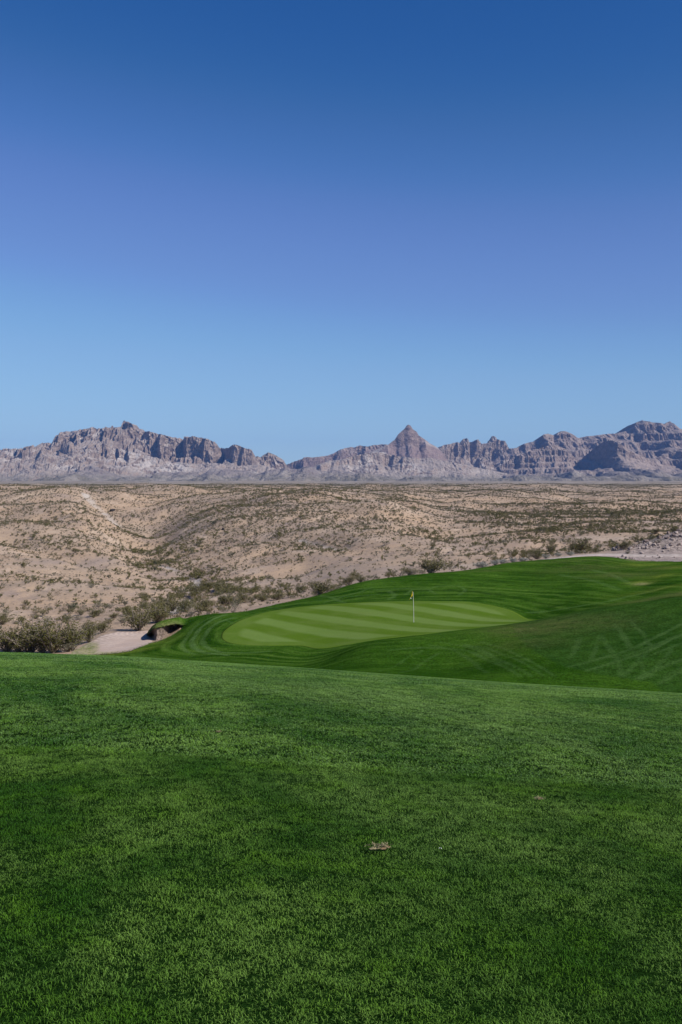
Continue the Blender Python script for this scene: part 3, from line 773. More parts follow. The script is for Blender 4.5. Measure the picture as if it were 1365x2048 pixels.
# ------------------------------------------------------------------ mountains
def ridge(name, pts, Y0, W, cliff, mat, seed, butt=70.0, step=1.0, jag=1.0, base_row=962.0, gully=0.16, col_scale=1.0, terr=0.0, slab=0.1, lead=None, blocks=1.1, crag=1.0):
    pts = np.array(pts, float)
    px = np.arange(pts[0, 0], pts[-1, 0] + 0.01, step)
    row = np.interp(px, pts[:, 0], pts[:, 1]) + jag * fbm(px / 5.0, px * 0 + seed, 0, 3)
    D = Y0 + (np.interp(px, *zip(*lead)) if lead else 0.0 * px)     # the crest may run towards or away from the viewer
    zc = (HY - row) * D / F
    zb = (HY - base_row) * Y0 / F - 25
    h = np.maximum(zc - zb, 2.0)
    cf = np.interp(px, *zip(*cliff)) if not np.isscalar(cliff) else np.full(px.shape, cliff)
    We = W * np.clip(h / (0.05 * Y0), 0.08, 1.3)
    nb, ncl, nt = 10, 46, 64
    X0 = (px - CX) / F * D
    rows_r, rows_g, rows_e = [], [], []
    for s in np.linspace(1, 0, nb, endpoint=False):
        rows_r.append(-0.9 * s * We); rows_g.append(1 - 0.55 * s ** 1.2 + 0 * px); rows_e.append(1.0 + 0 * px)
    for s in np.linspace(0, 1, ncl, endpoint=False):
        rows_r.append((slab * s) * We); rows_g.append(1 - cf * s); rows_e.append(1.0 + 0 * px)
    for s in np.linspace(0, 1, nt):
        rows_r.append((slab + (1 - slab) * s) * We); rows_g.append((1 - cf) * (1 - s) ** 1.35); rows_e.append((1 - s) ** 3.0 + 0 * px)
    run, g, env = np.array(rows_r), np.array(rows_g), np.array(rows_e)
    Z = zb + h[None] * g
    Xg = np.broadcast_to(X0, Z.shape)
    L = 105.0 * col_scale
    wx = Xg + 60 * fbm(Xg / 400, Z / 300, seed, 2)
    b1 = ridged(wx / (3.2 * L), Z / 900 + seed, seed * 1.3, 2)
    b2 = ridged(wx / L, Z / 210 + 2 * seed, seed * 0.7, 4, 0.65)
    am = np.clip(h / (0.045 * Y0), 0.15, 1.4)[None]
    q = 3.2 * fbm(wx / (2.6 * L), Z / 1500 + seed, seed * 3.3, 3)      # blocks that stand forward with square sides
    blk = np.floor(q) + sstep(0.40, 0.60, q - np.floor(q))
    disp = butt * am * (1.5 * (b1 - 0.5) + 1.0 * (b2 - 0.45) + blocks * blk) * np.clip(env, 0.0, 1)
    gl = ridged(wx / (2.0 * L) + run / 900, run / 1500, seed * 2.1, 4) - 0.5
    Z = Z + gully * h[None] * gl * np.clip(np.minimum((1 - g) * 3, g * 2.5), 0, 1)
    tw = np.clip(np.minimum((1 - g) * 6, g * 3.0), 0, 1)
    wx2 = Xg + 50 * fbm(Xg / 170, run / 170, seed + 4, 2); wr = run + 50 * fbm(Xg / 170, run / 170, seed + 8, 2)
    o1 = fbm(wx2 / 330, wr / 240, seed * 1.9, 3); o2 = fbm(wx2 / 120, wr / 80, seed * 2.9, 3)
    Z = Z + crag * h[None] * tw * (0.11 * sstep(0.04, 0.16, o1) + 0.08 * sstep(0.22, 0.32, o1) + 0.055 * sstep(0.05, 0.16, o2) + 0.05 * sstep(0.24, 0.34, o2))
    Z = Z + 0.05 * h[None] * fbm(Xg / 60, run / 60, seed, 3) * np.clip((1 - g) * 4, 0, 1)
    if terr:   # bands of harder rock step the slope
        q = Z / terr + 0.4 * fbm(Xg / 500, run / 500, 3.0, 2)
        fr = q - np.floor(q)
        Z = Z + terr * 0.55 * (sstep(0.55, 0.95, fr) - fr) * np.clip(np.minimum((1 - g) * 4, g * 3), 0, 1)
    Y = D[None] - run - disp
    V = np.stack([Xg + 0.15 * disp, Y, Z], -1).reshape(-1, 3)
    me = mesh_np(name, V, grid_faces(*Z.shape), [mat], smooth=False)
    return tag(link(bpy.data.objects.new(name, me)), kind='structure')

def build_mountains():
    mL = mat_mountain('pale_volcanic_rock', (0.22, 0.163, 0.130), (0.37, 0.282, 0.225), (0.385, 0.315, 0.265), (0.52, 0.455, 0.40), 0.9, 0.3)
    mB = mat_mountain('butte_rock', (0.17, 0.122, 0.105), (0.30, 0.222, 0.185), (0.29, 0.208, 0.18), (0.48, 0.42, 0.37), 0.8, 0.3)
    mD = mat_mountain('dark_volcanic_rock', (0.20, 0.150, 0.126), (0.31, 0.235, 0.198), (0.36, 0.282, 0.238), (0.42, 0.34, 0.285), 0.5, 0.2)
    mF = mat_mountain('foothill_scree', (0.165, 0.130, 0.118), (0.23, 0.185, 0.165), (0.265, 0.218, 0.195), (0.40, 0.35, 0.305), 0.7, 0.35)
    A = [(-420,930),(-300,905),(-200,898),(-120,905),(-60,901),(0,900),(20,899),(35,900),(62,897),(70,892),(82,884),(95,884),(101,887),(103,880),(108,868),(118,866),(128,863),(150,861),(175,858),(188,855),(205,858),(225,855),(240,853),(247,852),(249,847),(253,844.5),(259,844.5),(263,846),(266,849),(267,857),(280,862),(300,863),(315,868),(335,872),(345,875),(352,874),(362,880),(369,880),(370,873),(385,872),(395,874),(415,877),(430,885),(440,894),(452,896),(460,894),(468,889),(480,891),(490,897),(502,899),(504,910),(508,914),(515,912),(522,914),(530,908),(537,904),(545,907),(555,912),(565,918),(572,928),(590,945),(640,958)]
    ridge('mountain_range', A, 7200, 1500, [(-420,.2),(60,.15),(105,.35),(160,.25),(240,.32),(300,.42),(340,.5),(440,.5),(460,.45),(505,.5),(560,.6),(640,.3)], mL, 1.7, butt=95, step=0.9, jag=1.6)
    A3 = [(436,912),(444,904),(450,899),(458,895),(464,890),(468,888),(474,889),(480,891),(490,896),(500,898),(504,902),(506,912),(510,925),(516,940)]
    ridge('rock_block', A3, 6900, 700, [(436,.6),(466,.62),(500,.6),(516,.5)], mL, 1.2, butt=22, jag=0.8, step=0.7, gully=0.08, slab=0.07, lead=[(436,520),(452,260),(467,0),(504,-40),(516,160)])
    A4 = [(326,905),(336,884),(345,879),(352,878),(358,882),(364,880),(370,874),(385,872),(395,874),(415,877),(428,884),(438,893),(446,910)]
    ridge('rock_block.001', A4, 7050, 700, [(326,.5),(345,.65),(438,.6),(446,.4)], mL, 2.2, butt=60, jag=1.2, step=0.7, gully=0.08, slab=0.07, lead=[(326,200),(350,60),(366,120),(374,-40),(430,-60),(446,120)])
    A5 = [(236,872),(244,860),(248,850),(250,847),(254,845),(259,844.5),(263,846),(266,851),(268,858),(276,866),(286,880)]
    ridge('rock_tower', A5, 7100, 500, .55, mL, 3.2, butt=25, jag=0.5, step=0.6, gully=0.06, slab=0.05, lead=[(236,200),(249,100),(256,0),(266,0),(286,100)])
    # lower shoulder of the left range
    A2 = [(-200,935),(-60,925),(30,925),(60,918),(100,905),(130,910),(160,900),(200,893),(235,896),(270,905),(300,912),(340,922),(400,928),(430,925),(470,932),(520,928),(560,940),(600,950),(640,958)]
    ridge('mountain_shoulder', A2, 6500, 1000, [(-200,.1),(180,.3),(240,.35),(300,.25),(640,.1)], mL, 5.1, butt=60, jag=1.5)
    Bk = [(560,935),(590,922),(603,918),(606,915),(612,914),(625,915),(640,913),(655,911),(668,906),(680,899),(690,896),(705,893),(710,894),(722,890),(735,893),(745,890),(765,889),(790,890),(830,900),(870,920),(900,950)]
    ridge('mountain_ledge', Bk, 8200, 1300, [(560,.6),(640,.45),(700,.35),(780,.3),(900,.2)], mB, 2.9, butt=60, jag=1.5)
    Bp = [(640,958),(690,930),(730,908),(760,896),(778,888),(790,879),(797,868),(803,863),(810,857),(814,851),(817,849),(821,850),(826,858),(834,863),(838,870),(848,877),(860,886),(873,893),(884,902),(900,925),(915,945),(926,957)]
    ridge('mountain_peak', Bp, 7600, 900, [(640,.05),(775,.05),(792,.3),(817,.32),(838,.28),(850,.06),(980,.05)], mB, 3.3, butt=9, jag=0.7, gully=0.07, slab=0.06, blocks=0.2, crag=0.12)
    Bf = [(600,945),(640,927),(690,917),(730,906),(760,904),(780,908),(810,914),(835,917),(860,915),(890,921),(930,929),(970,938),(1010,946),(1050,957)]
    ridge('mountain_shoulder.001', Bf, 6900, 800, [(600,.1),(730,.35),(780,.4),(840,.15),(1050,.1)], mL, 6.3, butt=50, jag=1.5)
    Cc = [(840,930),(860,905),(880,893),(890,889),(905,887),(915,884),(920,887),(924,883),(928,879),(934,876),(938,882),(940,889),(945,886),(948,882),(952,879),(958,879),(963,882),(965,887),(975,886),(983,884),(987,885),(990,880),(998,878),(1006,881),(1012,884),(1016,890),(1020,898),(1045,925)]
    ridge('rock_pinnacles', Cc, 8000, 1200, .45, mL, 4.2, butt=50, jag=1.2, col_scale=0.6, blocks=0.5)
    Dd = [(950,945),(985,922),(1010,905),(1020,897),(1035,895),(1045,888),(1060,884),(1073,883),(1077,871),(1080,869),(1090,868),(1103,871),(1110,866),(1125,862),(1133,862),(1145,866),(1155,873),(1165,875),(1175,872),(1195,870),(1215,867),(1230,867),(1245,863),(1260,862),(1266,854),(1273,846),(1285,840),(1300,843),(1320,849),(1330,846),(1337,842),(1345,847),(1355,856),(1365,862),(1400,850),(1480,868),(1600,850),(1750,880),(1900,905)]
    ridge('mountain_massif', Dd, 7800, 2000, [(950,.2),(1075,.3),(1140,.25),(1200,.12),(1270,.3),(1340,.3),(1900,.25)], mD, 7.4, butt=60, jag=1.0, terr=75, gully=0.10, blocks=0.6, crag=0.4)
    D2 = [(1120,957),(1140,940),(1160,925),(1180,905),(1195,893),(1208,884),(1215,881),(1226,880),(1236,885),(1252,897),(1285,912),(1330,930),(1400,950)]
    ridge('mountain_spur', D2, 6600, 1000, [(1120,.5),(1150,.75),(1200,.65),(1215,.5),(1240,.35),(1290,.2),(1400,.1)], mD, 8.8, butt=40, jag=1.2, gully=0.12, blocks=0.5, crag=0.4, slab=0.06, lead=[(1120,900),(1150,620),(1185,260),(1214,0),(1235,-60),(1290,0),(1400,150)])
    D3 = [(940,958),(980,942),(1010,925),(1040,908),(1070,898),(1100,890),(1118,889),(1135,898),(1160,922),(1190,950)]
    ridge('mountain_spur.001', D3, 7000, 900, .3, mD, 9.7, butt=60, jag=1.0, terr=45, gully=0.18)
    D4 = [(1240,955),(1270,935),(1300,920),(1330,908),(1365,898),(1420,890),(1500,900),(1600,930)]
    ridge('mountain_spur.002', D4, 6900, 900, .25, mD, 11.2, butt=60, jag=1.2, terr=50, gully=0.2)
    # low hills along the foot
    fp = np.arange(-420, 1905, 7.0)
    def foot(name, Y0, lo, hi, seed):
        n = fbm(fp / 95.0, fp * 0 + seed, 0, 4)
        row = lo + (hi - lo) * sstep(-0.4, 0.5, n)
        ridge(name, np.stack([fp, row], 1), Y0, 2000, .18, mF, seed, butt=60, step=1.5, jag=1.0, base_row=963.0, gully=0.4)
    foot('foothills', 6000, 958, 930, 12.5)
    foot('foothills.001', 5200, 963, 943, 14.1)

# ------------------------------------------------------------------ haze
def build_haze():
    x, y0, y1, z0, z1 = 16500, -3500, 16500, -40, 700
    v = [(-x,y0,z0),(x,y0,z0),(x,y1,z0),(-x,y1,z0),(-x,y0,z1),(x,y0,z1),(x,y1,z1),(-x,y1,z1)]
    f = [(3,2,1,0),(4,5,6,7),(0,1,5,4),(1,2,6,5),(2,3,7,6),(3,0,4,7)]
    m = bpy.data.materials.new('haze_air'); m.use_nodes = True
    t = m.node_tree; t.nodes.clear()
    o = t.nodes.new('ShaderNodeOutputMaterial'); pv = t.nodes.new('ShaderNodeVolumePrincipled')
    pv.inputs['Color'].default_value = (0.22, 0.45, 1.0, 1)
    pv.inputs['Density'].default_value = 3.3e-5
    pv.inputs['Anisotropy'].default_value = 0.0
    t.links.new(pv.outputs[0], o.inputs['Volume'])
    me = mesh_np('haze', np.array(v, float), np.array(f), [m])
    tag(link(bpy.data.objects.new('haze', me)), kind='stuff')

# ------------------------------------------------------------------ plants
def mat_leaf(name, c1, c2, c3):
    M = Mat(name)
    oi = M.n('ShaderNodeObjectInfo')
    r = M.attr('leaf_rnd')
    c = M.mix(M.ramp(r, 0.0, 1.0, smooth=False), c1, c2)
    c = M.mix(M.math('MULTIPLY', oi.outputs['Random'], 0.5), c, c3)
    M.color(c)
    M.b.inputs['Roughness'].default_value = 0.6
    return M.m
LEAF = {}
def plant_mats():
    LEAF['creosote'] = mat_leaf('creosote_leaf', (0.038, 0.041, 0.010), (0.125, 0.116, 0.028), (0.115, 0.10, 0.028))
    LEAF['grey'] = mat_leaf('grey_scrub_leaf', (0.095, 0.095, 0.062), (0.20, 0.19, 0.135), (0.17, 0.145, 0.09))
    LEAF['sage'] = mat_leaf('silver_leaf', (0.20, 0.205, 0.18), (0.37, 0.37, 0.33), (0.27, 0.27, 0.22))
    LEAF['dry'] = mat_leaf('dry_leaf', (0.12, 0.085, 0.05), (0.26, 0.20, 0.12), (0.19, 0.13, 0.07))
    LEAF['dark'] = mat_leaf('dark_leaf', (0.022, 0.032, 0.012), (0.062, 0.07, 0.026), (0.05, 0.06, 0.025))
    LEAF['stem'] = mat_simple('grey_stem', (0.25, 0.21, 0.175), 0.9, 0.1, 0.25, 6.0)

def tube(path, radii, sides=4):
    path = np.asarray(path, float); n = len(path)
    T = np.gradient(path, axis=0); T /= np.linalg.norm(T, axis=1)[:, None] + 1e-9
    ref = np.where(np.abs(T[:, 2:3]) > 0.9, [[1.0, 0, 0]], [[0, 0, 1.0]])
    U = np.cross(T, ref); U /= np.linalg.norm(U, axis=1)[:, None] + 1e-9
    Vv = np.cross(T, U)
    a = np.arange(sides) * 2 * np.pi / sides
    ring = path[:, None] + (np.cos(a)[None, :, None] * U[:, None] + np.sin(a)[None, :, None] * Vv[:, None]) * np.asarray(radii)[:, None, None]
    i = np.arange(n - 1)[:, None] * sides; j = np.arange(sides)[None]; k = (j + 1) % sides
    fc = np.stack([i + j, i + k, i + sides + k, i + sides + j], -1).reshape(-1, 4)
    return ring.reshape(-1, 3), fc

def make_bush(seed, kind, h, w, n_stem, n_leaf, leaf, fill=0.35):
    """returns (stem verts, quads), (leaf verts, quads, rnd); a fan of stems from one root with leaves in clumps along them"""
    g = np.random.default_rng(seed)
    sv, sf, tips, n0 = [], [], [], 0
    paths = []
    for k in range(n_stem):
        az = 2 * np.pi * (k + g.uniform(-.4, .4)) / n_stem * 2.4
        sp = g.uniform(0.1, 1.0) ** 0.7
        top = np.array([np.cos(az) * w / 2 * sp, np.sin(az) * w / 2 * sp, h * g.uniform(.5, 1.0) * (1 - 0.42 * sp ** 2)])
        bend = np.array([np.cos(az), np.sin(az), 0]) * w * 0.08 * g.uniform(-1, 1)
        t = np.linspace(0, 1, 6)[:, None]
        base = np.array([np.cos(az), np.sin(az), 0]) * 0.03 * w
        p = base + (top - base) * t ** np.array([[1.0, 1.0, 0.85]]) + bend * np.sin(np.pi * t) + g.normal(0, 0.015 * h, (6, 3)) * t
        paths.append(p)
        v, f = tube(p, np.linspace(0.016, 0.004, 6) * h, 3)
        sv.append(v); sf.append(f + n0); n0 += len(v)
        for q in range(3):   # side twigs
            i0 = g.integers(2, 5)
            d = g.normal(0, 1, 3); d[2] = abs(d[2]) * 0.8 + 0.3; d /= np.linalg.norm(d)
            L = h * g.uniform(.16, .36)
            tw = p[i0] + d * np.linspace(0, L, 4)[:, None] + g.normal(0, .01 * h, (4, 3))
            paths.append(tw)
            v, f = tube(tw, np.linspace(0.007, 0.003, 4) * h, 3)
            sv.append(v); sf.append(f + n0); n0 += len(v)
    # leaf clumps
    ci = g.integers(0, len(paths), n_leaf)
    tt = g.uniform(fill, 1.0, n_leaf) ** 0.85
    cen = np.empty((n_leaf, 3))
    for i, p in enumerate(paths):
        m = ci == i
        s = tt[m] * (len(p) - 1); a = np.minimum(s.astype(int), len(p) - 2); fr = (s - a)[:, None]
        cen[m] = p[a] * (1 - fr) + p[a + 1] * fr
    cen += g.normal(0, 0.045 * h, (n_leaf, 3)) * np.array([1, 1, .8])
    cen[:, 2] = np.maximum(cen[:, 2], 0.02 * h)
    a = g.normal(0, 1, (n_leaf, 3)); a[:, 2] += 0.5; a /= np.linalg.norm(a, axis=1)[:, None]
    b = np.cross(a, g.normal(0, 1, (n_leaf, 3))); b /= np.linalg.norm(b, axis=1)[:, None]
    s = leaf * g.uniform(.6, 1.4, (n_leaf, 1))
    q = np.stack([cen - a * s, cen + b * s * .45, cen + a * s, cen - b * s * .45], 1).reshape(-1, 3)
    lf = np.arange(n_leaf * 4).reshape(-1, 4)
    clump = g.uniform(0, 1, len(paths))[ci]
    rnd = np.repeat(np.clip(0.55 * g.uniform(0, 1, n_leaf) + 0.45 * clump, 0, 1), 4)
    return (np.concatenate(sv), np.concatenate(sf)), (q, lf, rnd)

def bush_meshes(kind, s, l):
    """(stem mesh, leaf mesh, both in one)"""
    lm, sm = LEAF[kind], LEAF['stem']
    ms = mesh_np(kind + '_stems', s[0], s[1], [sm], smooth=True)
    ml = mesh_np(kind + '_leaves', l[0], l[1], [lm], attrs={'leaf_rnd': l[2]})
    v = np.concatenate([s[0], l[0]]); f = np.concatenate([s[1], l[1] + len(s[0])])
    mi = np.concatenate([np.zeros(len(s[1]), int), np.ones(len(l[1]), int)])
    mb = mesh_np(kind + '_bush', v, f, [sm, lm], mi, attrs={'leaf_rnd': np.concatenate([np.zeros(len(s[0])), l[2]])})
    return ms, ml, mb

def gn_instances(name, pts, rot, scl, kind, protos):
    """a cloud of points that carries one of several proto meshes on each point"""
    pc = bpy.data.collections.new(name + '_kinds')
    for i, me in enumerate(protos):
        o = bpy.data.objects.new('%s_kind_%02d' % (name, i), me)
        pc.objects.link(o)
    me = bpy.data.meshes.new(name)
    me.vertices.add(len(pts)); me.vertices.foreach_set('co', np.ascontiguousarray(pts, dtype=np.float32).ravel())
    a = me.attributes.new('rot', 'FLOAT_VECTOR', 'POINT'); a.data.foreach_set('vector', np.ascontiguousarray(rot, dtype=np.float32).ravel())
    a = me.attributes.new('scl', 'FLOAT_VECTOR', 'POINT'); a.data.foreach_set('vector', np.ascontiguousarray(scl, dtype=np.float32).ravel())
    a = me.attributes.new('idx', 'INT', 'POINT'); a.data.foreach_set('value', np.ascontiguousarray(kind, dtype=np.int32))
    ob = link(bpy.data.objects.new(name, me))
    ng = bpy.data.node_groups.new(name + '_nodes', 'GeometryNodeTree')
    ng.interface.new_socket('Geometry', in_out='INPUT', socket_type='NodeSocketGeometry')
    ng.interface.new_socket('Geometry', in_out='OUTPUT', socket_type='NodeSocketGeometry')
    N = ng.nodes.new; Lk = ng.links.new
    gi, go = N('NodeGroupInput'), N('NodeGroupOutput')
    iop = N('GeometryNodeInstanceOnPoints')
    ci = N('GeometryNodeCollectionInfo'); ci.inputs['Collection'].default_value = pc
    ci.inputs['Separate Children'].default_value = True; ci.inputs['Reset Children'].default_value = True
    def na(n, ty):
        d = N('GeometryNodeInputNamedAttribute'); d.data_type = ty; d.inputs['Name'].default_value = n
        return d.outputs['Attribute']
    m2p = N('GeometryNodeMeshToPoints')
    Lk(gi.outputs[0], m2p.inputs['Mesh']); Lk(m2p.outputs[0], iop.inputs['Points'])
    Lk(ci.outputs[0], iop.inputs['Instance'])
    iop.inputs['Pick Instance'].default_value = True
    Lk(na('idx', 'INT'), iop.inputs['Instance Index'])
    e2r = N('FunctionNodeEulerToRotation'); Lk(na('rot', 'FLOAT_VECTOR'), e2r.inputs[0])
    Lk(e2r.outputs[0], iop.inputs['Rotation'])
    Lk(na('scl', 'FLOAT_VECTOR'), iop.inputs['Scale'])
    Lk(iop.outputs[0], go.inputs[0])
    md = ob.modifiers.new('instances', 'NODES'); md.node_group = ng
    return ob

# the large bushes one can point at: kind, photo column, photo row of the foot, width px, height px, label
HEROES = [
 ('creosote', 16, 1304, 74, 46, 'olive creosote bush at the left edge of the photo behind the near grass'),
 ('creosote', 62, 1306, 96, 62, 'tall creosote bush, second from the left behind the near grass crest'),
 ('creosote', 106, 1306, 84, 60, 'twiggy creosote bush in the middle of the big clump left of the sand bunker'),
 ('creosote', 142, 1303, 70, 54, 'pale stemmed creosote bush with bare twigs beside the sand bunker'),
 ('creosote', 180, 1284, 44, 40, 'sparse creosote bush touching the left tip of the sand bunker'),
 ('creosote', 38, 1306, 60, 36, 'low dark creosote bush in front of the first and second bush at the left edge'),
 ('creosote', 86, 1306, 56, 40, 'low creosote bush filling the gap in the middle of the big clump'),
 ('grey', 128, 1306, 52, 34, 'grey twiggy shrub low in the big clump nearest the near grass'),
 ('creosote', 205, 1266, 30, 24, 'small creosote bush behind the left part of the sand bunker'),
 ('creosote', 6, 1249, 42, 24, 'dark olive bush cut by the left edge above the big clump'),
 ('creosote', 278, 1262, 62, 44, 'large creosote bush just behind the back edge of the sand bunker'),
 ('creosote', 316, 1246, 64, 36, 'thin creosote bush rising behind the grassy bunker lip'),
 ('creosote', 640, 1192, 64, 30, 'dense green bush half hidden by the turf crest left of the flag'),
 ('creosote', 700, 1170, 26, 18, 'small dark bush on the turf crest to the right of the dense green bush'),
 ('creosote', 722, 1166, 24, 14, 'round olive bush next to the small dark bush on the turf crest'),
 ('creosote', 862, 1147, 66, 34, 'large dark green bush on the turf crest straight above the flag'),
 ('creosote', 820, 1150, 36, 15, 'low olive bush at the left foot of the large dark bush above the flag'),
 ('creosote', 1075, 1118, 40, 22, 'dark bush among the silvery shrubs above the right mound'),
 ('creosote', 1102, 1108, 24, 22, 'upright yellow green bush left of the largest bush above the right mound'),
 ('creosote', 1158, 1106, 54, 28, 'largest bush on the crest above the right mound by the track'),
 ('creosote', 1250, 1099, 30, 18, 'olive bush at the foot of the rocky slope beside the dirt track'),
 ('creosote', 1312, 1068, 24, 11, 'yellow olive bush on top of the rocky slope at right'),
 ('dark', 1256, 1108, 15, 8, 'small dark grey green shrub standing in the dirt track edge'),
 ('sage', 965, 1138, 32, 14, 'silvery rounded shrub, first of the pale row on the turf crest'),
 ('sage', 991, 1134, 26, 13, 'silvery shrub second from the left in the pale row'),
 ('sage', 1007, 1131, 22, 12, 'silvery shrub in the middle of the pale row'),
 ('sage', 1027, 1128, 24, 12, 'wide silvery shrub fourth from the left in the pale row'),
 ('sage', 1046, 1124, 22, 10, 'silvery shrub left of the dark bush in the pale row'),
 ('sage', 1092, 1117, 22, 10, 'silvery shrub between the dark bush and the upright yellow bush'),
 ('sage', 1117, 1113, 18, 9, 'silvery shrub right of the upright yellow green bush'),
 ('sage', 1142, 1111, 20, 9, 'silvery shrub at the left foot of the largest bush on the crest'),
 ('dark', 145, 1223, 38, 22, 'grey green bush standing on open sand at left, widest of its row'),
 ('dry', 126, 1223, 24, 14, 'brown dry bush touching the left of the grey green bush'),
 ('dry', 72, 1230, 24, 16, 'brown dry bush alone on pale sand at left'),
 ('creosote', 163, 1230, 18, 12, 'small olive bush just right of the grey green bush'),
 ('creosote', 72, 1238, 20, 9, 'low olive bush below the lone brown bush'),
 ('grey', 94, 1244, 20, 13, 'pale grey shrub to the right below the brown bush'),
 ('creosote', 192, 1233, 36, 15, 'wide low olive bush on the sand above the bunker'),
 ('grey', 155, 1240, 26, 13, 'pale grey olive shrub above the middle of the big clump'),
 ('grey', 32, 1248, 22, 9, 'low grey shrub near the left edge above the big clump'),
 ('creosote', 228, 1237, 22, 12, 'small olive bush above the sand bunker at its left'),
 ('grey', 246, 1246, 32, 17, 'grey olive shrub directly above the sand bunker'),
 ('grey', 198, 1214, 22, 12, 'grey brown shrub, left of a pair on the sand slope above the bunker'),
 ('grey', 222, 1217, 30, 13, 'wide grey brown shrub, right of a pair on the sand slope above the bunker'),
 ('dark', 250, 1212, 18, 17, 'upright grey green bush above the bunker with its foot in shade'),
 ('creosote', 290, 1197, 30, 12, 'flat olive bush at the lower end of the wash'),
 ('creosote', 345, 1222, 44, 26, 'olive bush at the turf corner below the wash'),
 ('creosote', 372, 1224, 36, 24, 'olive bush just beyond the turf edge left of the green'),
 ('creosote', 410, 1222, 40, 26, 'bushy olive shrub beyond the turf edge over the mowing rings'),
 ('creosote', 452, 1212, 44, 24, 'wide olive bush touching the turf edge above the left end of the green'),
 ('creosote', 488, 1206, 34, 22, 'olive bush beyond the turf edge right of the wide one above the green'),
 ('creosote', 525, 1203, 30, 16, 'olive bush beyond the turf edge over the middle left of the green'),
 ('creosote', 556, 1200, 32, 16, 'low olive bush beyond the turf edge left of the dense green bush'),
 ('creosote', 440, 1180, 34, 16, 'olive bush on the right bank of the wash'),
 ('creosote', 390, 1190, 30, 22, 'yellow olive bush growing in the sandy wash bed'),
 ('creosote', 600, 1186, 26, 18, 'grey olive bush a little left of the dense green bush'),
]

